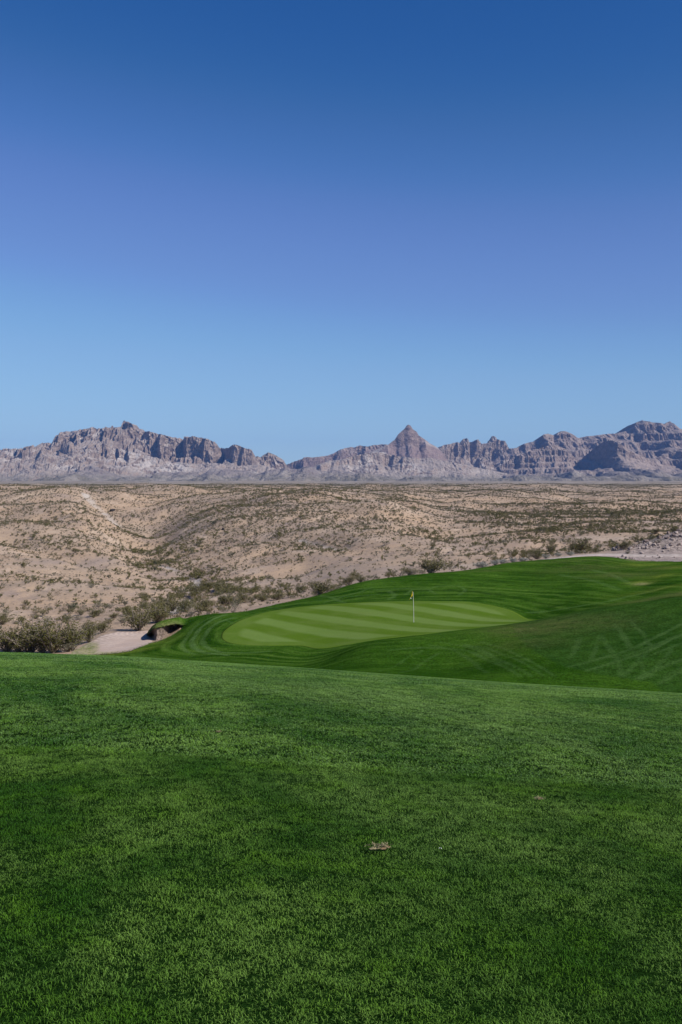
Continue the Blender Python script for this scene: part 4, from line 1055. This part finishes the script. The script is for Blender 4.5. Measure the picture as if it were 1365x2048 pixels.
def build_plants():
    plant_mats()
    protos = []
    spec = []
    for i in range(4): spec.append(('creosote', 100 + i, 1.0, 1.15 + .15 * (i % 2), 12, 800, .036, .10))
    for i in range(2): spec.append(('grey', 120 + i, 1.0, 1.5, 10, 420, .038, .10))
    for i in range(2): spec.append(('sage', 140 + i, 1.0, 1.7, 12, 800, .045, .3))
    for i in range(2): spec.append(('dry', 160 + i, 1.0, 1.4, 11, 260, .034, .3))
    for i in range(2): spec.append(('dark', 180 + i, 1.0, 1.3, 11, 560, .034, .3))
    kidx = {}
    for i, (k, sd, h, w, ns, nl, lf, fl) in enumerate(spec):
        s, l = make_bush(sd, k, h, w, ns, nl, lf, fl)
        protos.append(bush_meshes(k, s, l)); kidx.setdefault(k, []).append(i)
    hero_p = {}
    for k, nv, ns, nl, lf in (('creosote', 4, 22, 2700, .021), ('sage', 2, 16, 1500, .034), ('grey', 2, 13, 700, .03), ('dry', 1, 14, 500, .026), ('dark', 2, 14, 1000, .026)):
        hero_p[k] = []
        for v in range(nv):
            s, l = make_bush(300 + 10 * len(hero_p) + v, k, 1.0, 1.0, ns, nl, lf, {'creosote': .05}.get(k, .1))
            hero_p[k].append(bush_meshes(k, s, l))
    names = {'creosote': 'creosote_bush', 'grey': 'grey_scrub', 'sage': 'silver_shrub', 'dry': 'dry_bush', 'dark': 'dark_shrub'}
    cats = {'creosote': 'bush', 'grey': 'shrub', 'sage': 'shrub', 'dry': 'bush', 'dark': 'shrub'}
    taken = []
    g = np.random.default_rng(11)
    for i, (k, px, py, wpx, hpx, label) in enumerate(HEROES):
        if k == 'creosote': wpx, hpx = wpx * 1.3, hpx * 1.12
        ymin = 67.0 if px < 300 else 74.0
        te = float(turf_end(np.array([float(px)]))[0])
        if px >= 300: ymin = max(ymin, te + 0.6) if px >= 365 else 78.0
        x, y, z = hit(px, py, ymin, f=h_desert)
        w, h = wpx * y / F, hpx * y / F
        s, l, b = hero_p[k][i % len(hero_p[k])]
        root = empty(names[k], (x, y, z - 0.03), g.uniform(0, 6.28))
        root.scale = (w, w, h * 1.08)
        tag(root, label, cats[k], 'desert bushes around the golf hole')
        link(bpy.data.objects.new('stems', s), root); link(bpy.data.objects.new('foliage', l), root)
        taken.append((x, y, w / 2))
    taken = np.array(taken)
    # ---- the scattered scrub: sampled on the ground, thicker in the washes
    rows = _vis = np.minimum.accumulate(HT, axis=1)
    pts = []
    YR = [(77, 140, .24), (140, 250, .28), (250, 600, .46), (600, 1000, .32), (1000, 2200, .09)]
    for a, b, dens in YR:
        half = 0.46
        area = half * (b * b - a * a)
        n = int(area * dens * 1.9)
        y = np.sqrt(g.uniform(a * a, b * b, n)); x = y * g.uniform(-half, half, n)
        px = px_of(x, y)
        keep = y > np.maximum(np.where(px < 365, np.where(px > 140, 79, 73), turf_end(px) + 1.2), 73)
        keep &= ~((px > 1100) & (y < 116))
        keep &= ~((np.abs(y - (585 + (px - 905) * .033)) < 12) & (px > 890))
        nz = fbm(x / 22, y / 30, 6.0, 3); 
        n2 = fbm(x / 90, y / 120, 8.0, 2)
        pr = 0.50 + 0.9 * nz + 0.45 * n2
        dw = np.minimum(dist_poly(x, y, WASH_W[0][0]), 1e3)
        near = np.exp(-(dw / 9.0) ** 2)
        pr = np.maximum(pr, near * 0.95)
        bed = np.zeros(n)
        for W, w in WASH_W: bed = np.maximum(bed, dist_poly(x, y, W) < 0.8 * w)
        pr = np.where(bed > 0, 0.02, pr)
        flank = sstep(400, 470, px) * (1 - sstep(620, 700, px)) * sstep(230, 300, y) * (1 - sstep(460, 520, y))
        pr = pr + 0.35 * flank
        right = sstep(900, 1050, px) * sstep(110, 150, y) * (1 - sstep(450, 650, y))
        pr = pr + 0.10 * right
        keep &= g.uniform(0, 1, n) < np.clip(pr, 0.05, 1)
        # size
        s = np.exp(g.normal(-0.85, 0.45, n)) * (1 + 0.55 * near * g.uniform(0, 1, n) + 0.2 * right)
        s = np.clip(s, 0.18, 1.7) * (1 + 0.25 * sstep(200, 350, y) + 0.3 * sstep(500, 1200, y))
        cr = g.uniform(0, 1, n)
        kr = np.where(cr < 0.40 + 0.45 * near + 0.2 * right, 0, np.where(cr < 0.86, 1, np.where(cr < 0.93, 3, 4)))
        pts.append(np.stack([x, y, s, kr, near], 1)[keep])
    P = np.concatenate(pts)
    d2 = np.full(len(P), 1e9)
    for tx, ty, tr in taken: d2 = np.minimum(d2, np.hypot(P[:, 0] - tx, P[:, 1] - ty) - tr * 0.8)
    P = P[d2 > 0]
    # green lines of brush that follow small side washes
    for pl, cnt in (([(95,1024),(130,1032),(170,1045),(210,1058),(260,1068),(300,1072)], 130), ([(35,1071),(70,1080),(105,1088),(150,1100),(190,1110)], 110), ([(225,1068),(270,1072),(320,1070),(350,1068)], 50),
                    ([(265,1105),(300,1107),(330,1105),(365,1100),(400,1088),(418,1082)], 240), ([(560,1130),(600,1118),(640,1108),(680,1104)], 40), ([(820,1058),(850,1066),(880,1072),(920,1068)], 70), ([(960,1028),(1000,1034),(1030,1046)], 60),
                    ([(340,1195),(420,1178),(480,1185),(540,1190)], 90), ([(330,1115),(370,1150),(400,1150),(440,1160),(500,1168)], 130)):
        W = poly_world(pl, f=h_desert, ymin=80.0)
        t = g.uniform(0, len(W) - 1.001, cnt); i = t.astype(int); f = (t - i)[:, None]
        q = W[i] * (1 - f) + W[i + 1] * f + g.normal(0, 1, (cnt, 2)) * np.array([1.5, 3.0]) * (W[:, 1].mean() / 180)
        s = np.exp(g.normal(-0.2, 0.35, cnt)).clip(.4, 1.7)
        P = np.concatenate([P, np.stack([q[:, 0], q[:, 1], s, np.zeros(cnt), np.ones(cnt)], 1)])
    px = px_of(P[:, 0], P[:, 1])
    P = P[P[:, 1] > np.where(px < 365, 72, turf_end(px) + 0.6)]
    z = h_desert(P[:, 0], P[:, 1])
    px = px_of(P[:, 0], P[:, 1])
    kinds = np.array(['creosote', 'grey', 'sage', 'dry', 'dark'])[P[:, 3].astype(int)]
    idx = np.array([kidx[k][int(g.integers(0, len(kidx[k])))] for k in kinds])
    hh = P[:, 2] * np.where(kinds == 'grey', 0.8, 1.0)
    # which show, and how large
    prow = HY - F * (z + hh - EYE) / P[:, 1]
    jj = np.clip(((np.log(P[:, 1] * 0.97) - GL[0]) / (GL[1] - GL[0])).astype(int), 0, len(GL) - 1)
    ii = np.clip(((px - GP[0]) / 5).astype(int), 0, len(GP) - 1)
    vis = (px > 4) & (px < 1361) & (prow < rows[ii, jj] - 1)
    size = np.where(vis, hh / P[:, 1], 0)
    order = np.argsort(-size)
    n_ind = 300 - len(HEROES) - 4
    ind, rest = order[:n_ind], order[n_ind:]
    zone = lambda p: 'on the sand left of the wash' if p < 330 else 'beyond the turf edge along the wash' if p < 620 else 'on the slope behind the flag' if p < 900 else 'on the flat beyond the right mound'
    words = {'creosote': 'olive green creosote bush', 'grey': 'low pale grey scrub', 'sage': 'silvery shrub', 'dry': 'small brown dry bush', 'dark': 'small dark green shrub'}
    for i in ind:
        k = kinds[i]
        o = bpy.data.objects.new(names[k], protos[idx[i]][2])
        o.location = (P[i, 0], P[i, 1], z[i] - 0.03); o.rotation_euler = (0, 0, g.uniform(0, 6.28))
        s = hh[i]; o.scale = (s * g.uniform(.9, 1.3), s * g.uniform(.9, 1.3), s)
        zz = zone(px[i])
        tag(link(o), '%s scattered %s' % (words[k], zz), cats[k], '%s %s' % (words[k], zz))
    n = len(rest)
    pts3 = np.stack([P[rest, 0], P[rest, 1], z[rest] - 0.03], 1)
    rot = np.stack([np.zeros(n), np.zeros(n), g.uniform(0, 6.28, n)], 1)
    sc = np.stack([hh[rest] * g.uniform(.9, 1.4, n), hh[rest] * g.uniform(.9, 1.4, n), hh[rest]], 1)
    light = []
    for i, (k, sd, h, w, ns, nl, lf, fl) in enumerate(spec):
        s, l = make_bush(sd + 500, k, h, w, 5, 110, lf * 2.3, fl)
        light.append(bush_meshes(k, s, l)[2])
    o = gn_instances('desert_scrub', pts3, rot, sc, idx[rest], light)
    tag(o, 'thousands of low scrub bushes dotting the tan desert hills', 'scrub', kind='stuff')
    print('scrub', n, 'individual', len(ind))

# ------------------------------------------------------------------ rocks
def rock_mesh(seed, mat):
    import bmesh
    bm = bmesh.new(); bmesh.ops.create_icosphere(bm, subdivisions=3, radius=0.5)
    g = np.random.default_rng(seed)
    planes = g.normal(0, 1, (9, 3)); planes /= np.linalg.norm(planes, axis=1)[:, None]; dd = g.uniform(.26, .42, 9)
    for v in bm.verts:
        c = np.array(v.co)
        for p, d in zip(planes, dd):
            k = c @ p - d
            if k > 0: c = c - p * k * 0.92
        c = c * (1 + 0.10 * perlin(c[0] * 4 + seed, c[1] * 4, c[2] * 4))
        v.co = Vector(c)
    me = bpy.data.meshes.new('rock'); bm.to_mesh(me); bm.free(); me.materials.append(mat)
    return me

def build_rocks():
    m1 = mat_simple('pale_rock', (0.30, 0.245, 0.22), 0.95, 0.1, 0.35, 3.0)
    m2 = mat_simple('brown_rock', (0.17, 0.13, 0.115), 0.95, 0.1, 0.35, 3.0)
    m3 = mat_simple('hollow_shade', (0.035, 0.03, 0.03), 0.9, 0.2, 0.3, 3.0)
    pale = [rock_mesh(k, m1) for k in range(4)]; brown = [rock_mesh(10 + k, m2) for k in range(4)]; black = [rock_mesh(20 + k, m3) for k in range(2)]
    g = np.random.default_rng(5)
    def put(me, px, py, wpx, hpx, label, grp, ymin, name='rock'):
        x, y, z = hit(px, py, ymin, f=h_desert)
        o = bpy.data.objects.new(name, me)
        w, h = wpx * y / F, hpx * y / F
        o.location = (x, y, z + 0.22 * h); o.rotation_euler = (g.uniform(-.2, .2), g.uniform(-.2, .2), g.uniform(0, 6.28))
        o.scale = (w, w * .8, h * 1.1)
        tag(link(o), label, 'rock', grp)
    B = 'dark lumps standing in for shade on the desert hills'  # black lumps stand in for shaded hollows in the hillsides
    put(black[0], 225, 1022, 15, 6, 'black lump standing in for the shaded hollow beside the grey wash on the left hill', B, 300)
    put(black[1], 447, 1060, 9, 6, 'upper black lump standing in for a shaded hollow on the slope of the middle hill', B, 200)
    put(black[0], 443, 1085, 6, 5, 'lower small black lump standing in for a shaded hollow on the slope of the middle hill', B, 200)
    put(black[1], 443, 1141, 10, 5, 'black lump standing in for the shaded hollow beside the wash above the turf edge', B, 120)
    put(black[0], 632, 1135, 5, 3, 'tiny black lump standing in for shade on the sand above the dense green bush', B, 100)
    G = 'rocks at the foot of the rocky slope'
    for i, (px, py, w, h) in enumerate([(1244,1098,9,6),(1258,1098,7,5),(1266,1096,8,6),(1271,1092,9,5),(1279,1098,6,4),(1287,1097,10,8),(1294,1092,7,6),(1300,1086,8,5)]):
        put((brown + pale)[i % 8], px, py, w, h, ['brown rock in the row at the foot of the rocky slope', 'pale rock in the row at the foot of the rocky slope'][0 if i % 8 < 4 else 1], G, 105)
    put(brown[0], 1357, 1064, 17, 8, 'large dark boulder on top of the rocky slope at the right edge', G, 108)
    put(brown[1], 1333, 1077, 10, 5, 'brown boulder halfway up the rocky slope', G, 108)
    G = 'stones scattered on the rocky slope'
    for i in range(170):
        px = g.uniform(1225, 1364); top = 1060 + (1365 - px) * 0.25
        py = g.uniform(top, 1098 if i % 3 else 1121)
        s = float(np.exp(g.normal(1.3, .5)).clip(1.6, 10))
        c = g.uniform() < .5
        put((pale if c else brown)[int(g.integers(0, 4))], px, py, s * 1.3, s, 'small pale stone scattered on the rocky slope at right' if c else 'small brown stone scattered on the rocky slope at right', G, 101.5)

# ------------------------------------------------------------------ flagstick
def build_flag():
    x, y, z = hit(828, 1245, 57)
    root = empty('flagstick', (x, y, z))
    tag(root, 'white golf flagstick with a drooping yellow flag standing in the hole on the green', 'flagstick')
    white = mat_simple('white_paint', (0.5, 0.49, 0.44), 0.5, 0.3)
    yel = mat_simple('yellow_cloth', (0.62, 0.44, 0.012), 0.8, 0.1, 0.12, 6.0)
    dark = mat_simple('cup_shadow', (0.03, 0.03, 0.025), 0.9)
    Ht = 2.08
    t = np.linspace(0, 1, 14)
    lean = -0.055
    path = np.stack([lean * t + 0.015 * np.sin(t * np.pi), 0 * t, Ht * t - 0.02], 1)
    v, f = tube(path, np.interp(t, [0, .1, 1], [.021, .019, .015]), 10)
    link(bpy.data.objects.new('pole', mesh_np('pole', v, f, [white], smooth=True)), root)
    # knob at the top
    tk = np.linspace(-1, 1, 7); v, f = tube(np.stack([lean + 0 * tk, 0 * tk, Ht + .02 * tk], 1), .028 * np.sqrt(np.maximum(1 - tk ** 2, 0.02)), 10)
    link(bpy.data.objects.new('knob', mesh_np('knob', v, f, [white], smooth=True)), root)
    # limp flag: cloth hoisted along 0.36 m of the pole, hanging in folds
    nu, nv = 26, 18
    u, w = np.meshgrid(np.linspace(0, 1, nu), np.linspace(0, 1, nv))
    drop = 0.42 * u ** 1.1
    X = lean - 0.02 - 0.26 * u ** 0.8 * (0.35 + 0.65 * w) - 0.012 * np.sin(u * 9)
    Yv = 0.055 * np.sin(u * 10 + w * 2.0) * u + 0.02 * np.sin(w * 7)
    Z = Ht + 0.08 - 0.34 * w - drop * (1 - 0.55 * w) - 0.10 * u * w
    V1 = np.stack([X, Yv, Z], -1).reshape(-1, 3)
    me = mesh_np('flag', V1, grid_faces(nv, nu), [yel], smooth=True)
    o = link(bpy.data.objects.new('flag', me), root)
    sd = o.modifiers.new('thick', 'SOLIDIFY'); sd.thickness = 0.004
    # pale corner of the flag
    uu, ww = np.meshgrid(np.linspace(0, 2 * np.pi, 13), np.linspace(0, 1, 4))
    wm = mat_simple('white_cloth', (0.80, 0.80, 0.72), 0.8, 0.1)
    Xc = lean - 0.155 + 0.035 * ww * np.cos(uu); Zc = Ht - 0.40 + 0.045 * ww * np.sin(uu)
    Yc = -0.075 - 0.01 * np.cos(uu) * ww + 0.0 * uu
    pt = mesh_np('flag_number_patch', np.stack([Xc, Yc, Zc], -1).reshape(-1, 3), grid_faces(4, 13), [wm], smooth=True)
    pp = link(bpy.data.objects.new('patch', pt), o)
    pm = pp.modifiers.new('thick', 'SOLIDIFY'); pm.thickness = 0.004
    # cup rim set into the turf
    a = np.linspace(0, 2 * np.pi, 25); rr = np.array([.045, .054, .058])
    V2 = np.stack([np.outer(rr, np.cos(a)), np.outer(rr, np.sin(a)), np.outer([.004, .013, .009], np.ones(25))], -1).reshape(-1, 3)
    link(bpy.data.objects.new('cup', mesh_np('cup', V2, grid_faces(3, 25), [dark], smooth=True)), root)

# ------------------------------------------------------------------ near grass
def mat_blade():
    M = Mat('grass_blade')
    p = M.pos()
    r = M.attr('blade_rnd'); t = M.attr('blade_t')
    big = M.noise(M.pos((1, 0.8, 1)), 0.6, 5, 0.65, 0.5)
    mid = M.noise(p, 2.6, 3, 0.6)
    c = M.mix(M.ramp(big, 0.36, 0.64), (0.052, 0.160, 0.012), (0.235, 0.410, 0.070))
    c = M.mix(M.math('MULTIPLY', M.ramp(M.noise(p, 0.13, 3, 0.5), 0.45, 0.62), 0.45), c, (0.270, 0.430, 0.115))
    c = M.mix(M.math('MULTIPLY', M.ramp(mid, 0.45, 0.7), 0.5), c, (0.150, 0.335, 0.016))
    c = M.mix(M.ramp(r, 0.55, 1.0, 0.0, 0.75), c, (0.30, 0.46, 0.19))
    c = M.mix(M.ramp(r, 0.985, 0.995), c, (0.24, 0.23, 0.07))
    c = M.mix(M.ramp(t, 0.7, 0.05, 0.0, 0.95), c, (0.007, 0.024, 0.004))  # self-shadow low in the sward, painted into the blade colour
    M.color(c)
    M.b.inputs['Roughness'].default_value = 0.5
    M.b.inputs['Specular IOR Level'].default_value = 0.06
    tr = M.n('ShaderNodeBsdfTranslucent'); M.put(tr.inputs['Color'], c)
    mx = M.n('ShaderNodeMixShader'); mx.inputs[0].default_value = 0.35
    M.l(M.b.outputs[0], mx.inputs[1]); M.l(tr.outputs[0], mx.inputs[2]); M.l(mx.outputs[0], M.out.inputs[0])
    return M.m

def grass_tile(seed, size, n, h, w, mat, lean=0.5):
    g = np.random.default_rng(seed)
    b = np.stack([g.uniform(-size/2, size/2, n), g.uniform(-size/2, size/2, n), np.full(n, -0.004)], 1)
    az = g.uniform(0, 2*np.pi, n); ln = np.abs(g.normal(lean, 0.3, n)); hh = h * g.uniform(.55, 1.25, n)
    d = np.stack([np.cos(az), np.sin(az), 0*az], 1)
    sa = az + np.pi/2 + g.normal(0, .5, n)
    s = np.stack([np.cos(sa), np.sin(sa), 0*az], 1) * (w * g.uniform(.6, 1.2, n))[:, None] / 2
    up = np.array([0, 0, 1.0])
    mid = b + up * (hh * .6)[:, None] + d * (hh * ln * .3)[:, None] + s * g.normal(0, 1.2, n)[:, None]
    tip = b + up * (hh * (1 - .25 * ln))[:, None] + d * (hh * ln * 1.0)[:, None]
    V = np.stack([b - s, b + s, mid + s * .8, mid - s * .8, tip + s * .15, tip - s * .15], 1).reshape(-1, 3)
    o = np.arange(n)[:, None] * 6
    Fc = np.concatenate([o + np.array([[0, 1, 2, 3]]), o + np.array([[3, 2, 4, 5]])])
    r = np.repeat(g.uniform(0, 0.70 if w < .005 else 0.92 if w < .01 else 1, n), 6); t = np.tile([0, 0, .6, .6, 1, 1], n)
    return mesh_np('grass_tile', V, Fc, [mat], attrs={'blade_rnd': r, 'blade_t': t})

def build_grass():
    m = mat_blade()
    g = np.random.default_rng(21)
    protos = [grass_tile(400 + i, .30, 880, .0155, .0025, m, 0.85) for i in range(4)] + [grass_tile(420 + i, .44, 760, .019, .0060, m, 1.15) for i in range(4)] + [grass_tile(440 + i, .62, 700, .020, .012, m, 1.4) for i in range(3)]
    P, K = [], []
    for y0, y1, st, ks in ((0.2, 8.0, .23, (0, 4)), (8.0, 17.0, .34, (4, 8)), (17.0, 27.5, .48, (8, 11))):
        ys = np.arange(y0, y1, st)
        for y in ys:
            hw = 0.40 * y + 4.6
            xs = np.arange(-hw, hw, st)
            q = np.stack([xs + g.uniform(-.2, .2, len(xs)) * st, y + g.uniform(-.2, .2, len(xs)) * st], 1)
            P.append(q); K.append(g.integers(ks[0], ks[1], len(xs)))
    P = np.concatenate(P); K = np.concatenate(K)
    turf_z = h_base
    z = turf_z(P[:, 0], P[:, 1]); e = 0.15
    zx = (turf_z(P[:, 0] + e, P[:, 1]) - turf_z(P[:, 0] - e, P[:, 1])) / (2*e)
    zy = (turf_z(P[:, 0], P[:, 1] + e) - turf_z(P[:, 0], P[:, 1] - e)) / (2*e)
    # small tilt about x and y that follows the slope, under a free spin of each tile about its own upright
    rx = np.arctan(zy); ry = -np.arctan(zx)
    yaw = g.uniform(0, 2 * np.pi, len(P)); cy, sy = np.cos(yaw), np.sin(yaw)
    rot = np.stack([rx * cy + ry * sy, -rx * sy + ry * cy, yaw], 1)
    hs = 0.8 + 0.55 * sstep(-0.4, 0.5, fbm(P[:, 0] / 0.6, P[:, 1] / 0.6, 3.0, 3))
    fl = np.where(g.uniform(0, 1, len(P)) < .5, -1.0, 1.0)
    sc = np.stack([np.ones(len(P)), np.ones(len(P)), hs], 1)
    o = gn_instances('grass', np.stack([P[:, 0], P[:, 1], z], 1), rot, sc, K, protos)
    tag(o, 'short mown green grass covering the near slope', 'grass', kind='stuff')
    print('grass tiles', len(P))

def build_edge_grass():
    M = Mat('edge_grass')
    r = M.attr('blade_rnd')
    M.color(M.mix(M.ramp(r, 0.3, 1.0, smooth=False), (0.040, 0.085, 0.010), (0.20, 0.19, 0.07)))
    g = np.random.default_rng(77)
    def blades(b, h, d, w, r):
        n = len(b); az = g.uniform(0, 6.28, n)
        sd = np.stack([np.cos(az), np.sin(az), 0 * az], 1) * w[:, None]
        tip = b + d * h[:, None]
        return np.stack([b - sd, b + sd, tip + sd * .2, tip - sd * .2], 1), r
    A = []
    n = 900     # over the lip of the bunker
    px = g.uniform(294, 366, n); lp = np.interp(px, LIP_P, LIP_Y) + g.uniform(-.03, .35, n)
    b = np.stack([(px - CX) / F * lp, lp, nose_z(px, lp) - .02], 1)
    d = np.stack([g.normal(-.2, .5, n), g.normal(-.9, .4, n), g.normal(-.25, .5, n)], 1)
    A.append(blades(b, g.uniform(.04, .13, n), d, g.uniform(.006, .012, n), g.uniform(.3, 1, n)))
    n = 5200    # along the back edge
    px = g.uniform(366, 1420, n); y = turf_end(px) - np.abs(g.normal(0, .35, n))
    x = (px - CX) / F * y
    b = np.stack([x, y, h_base(x, y) - .01], 1)
    k = 0.5 + 0.7 * sstep(-.3, .4, fbm(x / 1.5, y / 1.5, 2.0, 3))
    d = np.stack([g.normal(0, .4, n), g.normal(0, .4, n), np.ones(n)], 1)
    A.append(blades(b, g.uniform(.03, .11, n) * k, d, g.uniform(.006, .012, n), np.clip(g.uniform(0, .8, n) * k, 0, 1)))
    n = 1500    # rim in front of the sand
    px = g.uniform(150, 364, n); y = np.interp(px, YF_P, YF_Y) - np.abs(g.normal(0, .3, n))
    x = (px - CX) / F * y
    b = np.stack([x, y, h_base(x, y) - .01], 1)
    d = np.stack([g.normal(0, .4, n), g.normal(0, .4, n), np.ones(n)], 1)
    A.append(blades(b, g.uniform(.03, .12, n), d, g.uniform(.006, .012, n), g.uniform(0, .9, n)))
    V = np.concatenate([q.reshape(-1, 3) for q, _ in A]); rr = np.concatenate([np.repeat(r, 4) for _, r in A])
    me = mesh_np('rough_grass', V, np.arange(len(V)).reshape(-1, 4), [M.m], attrs={'blade_rnd': rr})
    tag(link(bpy.data.objects.new('rough_grass', me)), 'ragged uncut grass along the turf edge and over the bunker lip', 'grass', kind='stuff')

# ------------------------------------------------------------------ bits lying in the near grass
def build_bits():
    g = np.random.default_rng(31)
    soil = mat_simple('divot_soil', (0.20, 0.135, 0.075), 0.95, 0.05, 0.45, 60.0)
    straw = mat_simple('dead_grass', (0.25, 0.215, 0.12), 0.9, 0.1, 0.3, 40.0)
    def divot(px, py, wpx, label, parts):
        x, y, z = hit(px, py, 1.5, 30)
        w = wpx * y / F
        root = empty('turf_divot', (x, y, z + 0.012))
        tag(root, label, 'divot', 'divots lying in the near grass')
        for dx, s, mt in parts:
            me = rock_mesh(int(g.integers(50, 90)), mt)
            c = link(bpy.data.objects.new('clod', me), root)
            c.location = (dx * w, g.uniform(-.1, .1) * w, 0.008); c.scale = (s * w, s * w * .55, s * w * .30); c.rotation_euler = (0, 0, g.uniform(-.4, .4))
        n = 150
        az = g.uniform(0, 6.28, n); b = np.stack([g.normal(0, .27, n) * w, g.normal(0, .12, n) * w, g.uniform(0, .18, n) * w + .006], 1)
        d = np.stack([np.cos(az), np.sin(az), g.uniform(-.2, .8, n)], 1) * (w * g.uniform(.08, .2, n))[:, None]
        s = np.stack([-np.sin(az), np.cos(az), 0 * az], 1) * .002
        V = np.stack([b - s, b + s, b + d + s * .3, b + d - s * .3], 1).reshape(-1, 3)
        link(bpy.data.objects.new('dead_blades', mesh_np('dead_blades', V, np.arange(4*n).reshape(-1, 4), [straw])), root)
    divot(760, 1703, 40, 'largest divot, two brown and grey clods in the foreground grass', [(-.30, .5, straw), (-.1, .35, straw), (.12, .42, soil), (.30, .5, soil)])
    divot(1079, 1603, 17, 'small brown divot in the grass at right', [(-.1, .5, soil), (.25, .3, straw)])
    divot(437, 1468, 12, 'flat reddish brown divot in the grass at left, farthest away', [(0, .8, soil), (.3, .4, soil)])
    x, y, z = hit(881, 1706, 1.5, 30)
    a = np.linspace(0, 2*np.pi, 15)
    rr = np.linspace(0, 1, 4)
    V = np.stack([np.outer(rr, np.cos(a)) * .009, np.outer(rr, np.sin(a)) * .006, .004 * np.outer(rr ** 2, np.sin(2 * a)) + .026], -1).reshape(-1, 3)
    o = link(bpy.data.objects.new('white_petal', mesh_np('white_petal', V, grid_faces(4, 15), [mat_simple('petal_white', (.8, .8, .78), .6)], smooth=True)))
    o.location = (x, y, z); o.rotation_euler = (-.4, .3, .5)
    tag(o, 'tiny white fleck lying in the grass right of the largest divot', 'petal')

build_desert()
build_turf()
build_green()
build_bunker()
build_tracks()
build_mountains()
build_flag()
build_plants()
build_rocks()
build_grass()
build_edge_grass()
build_bits()
build_haze()
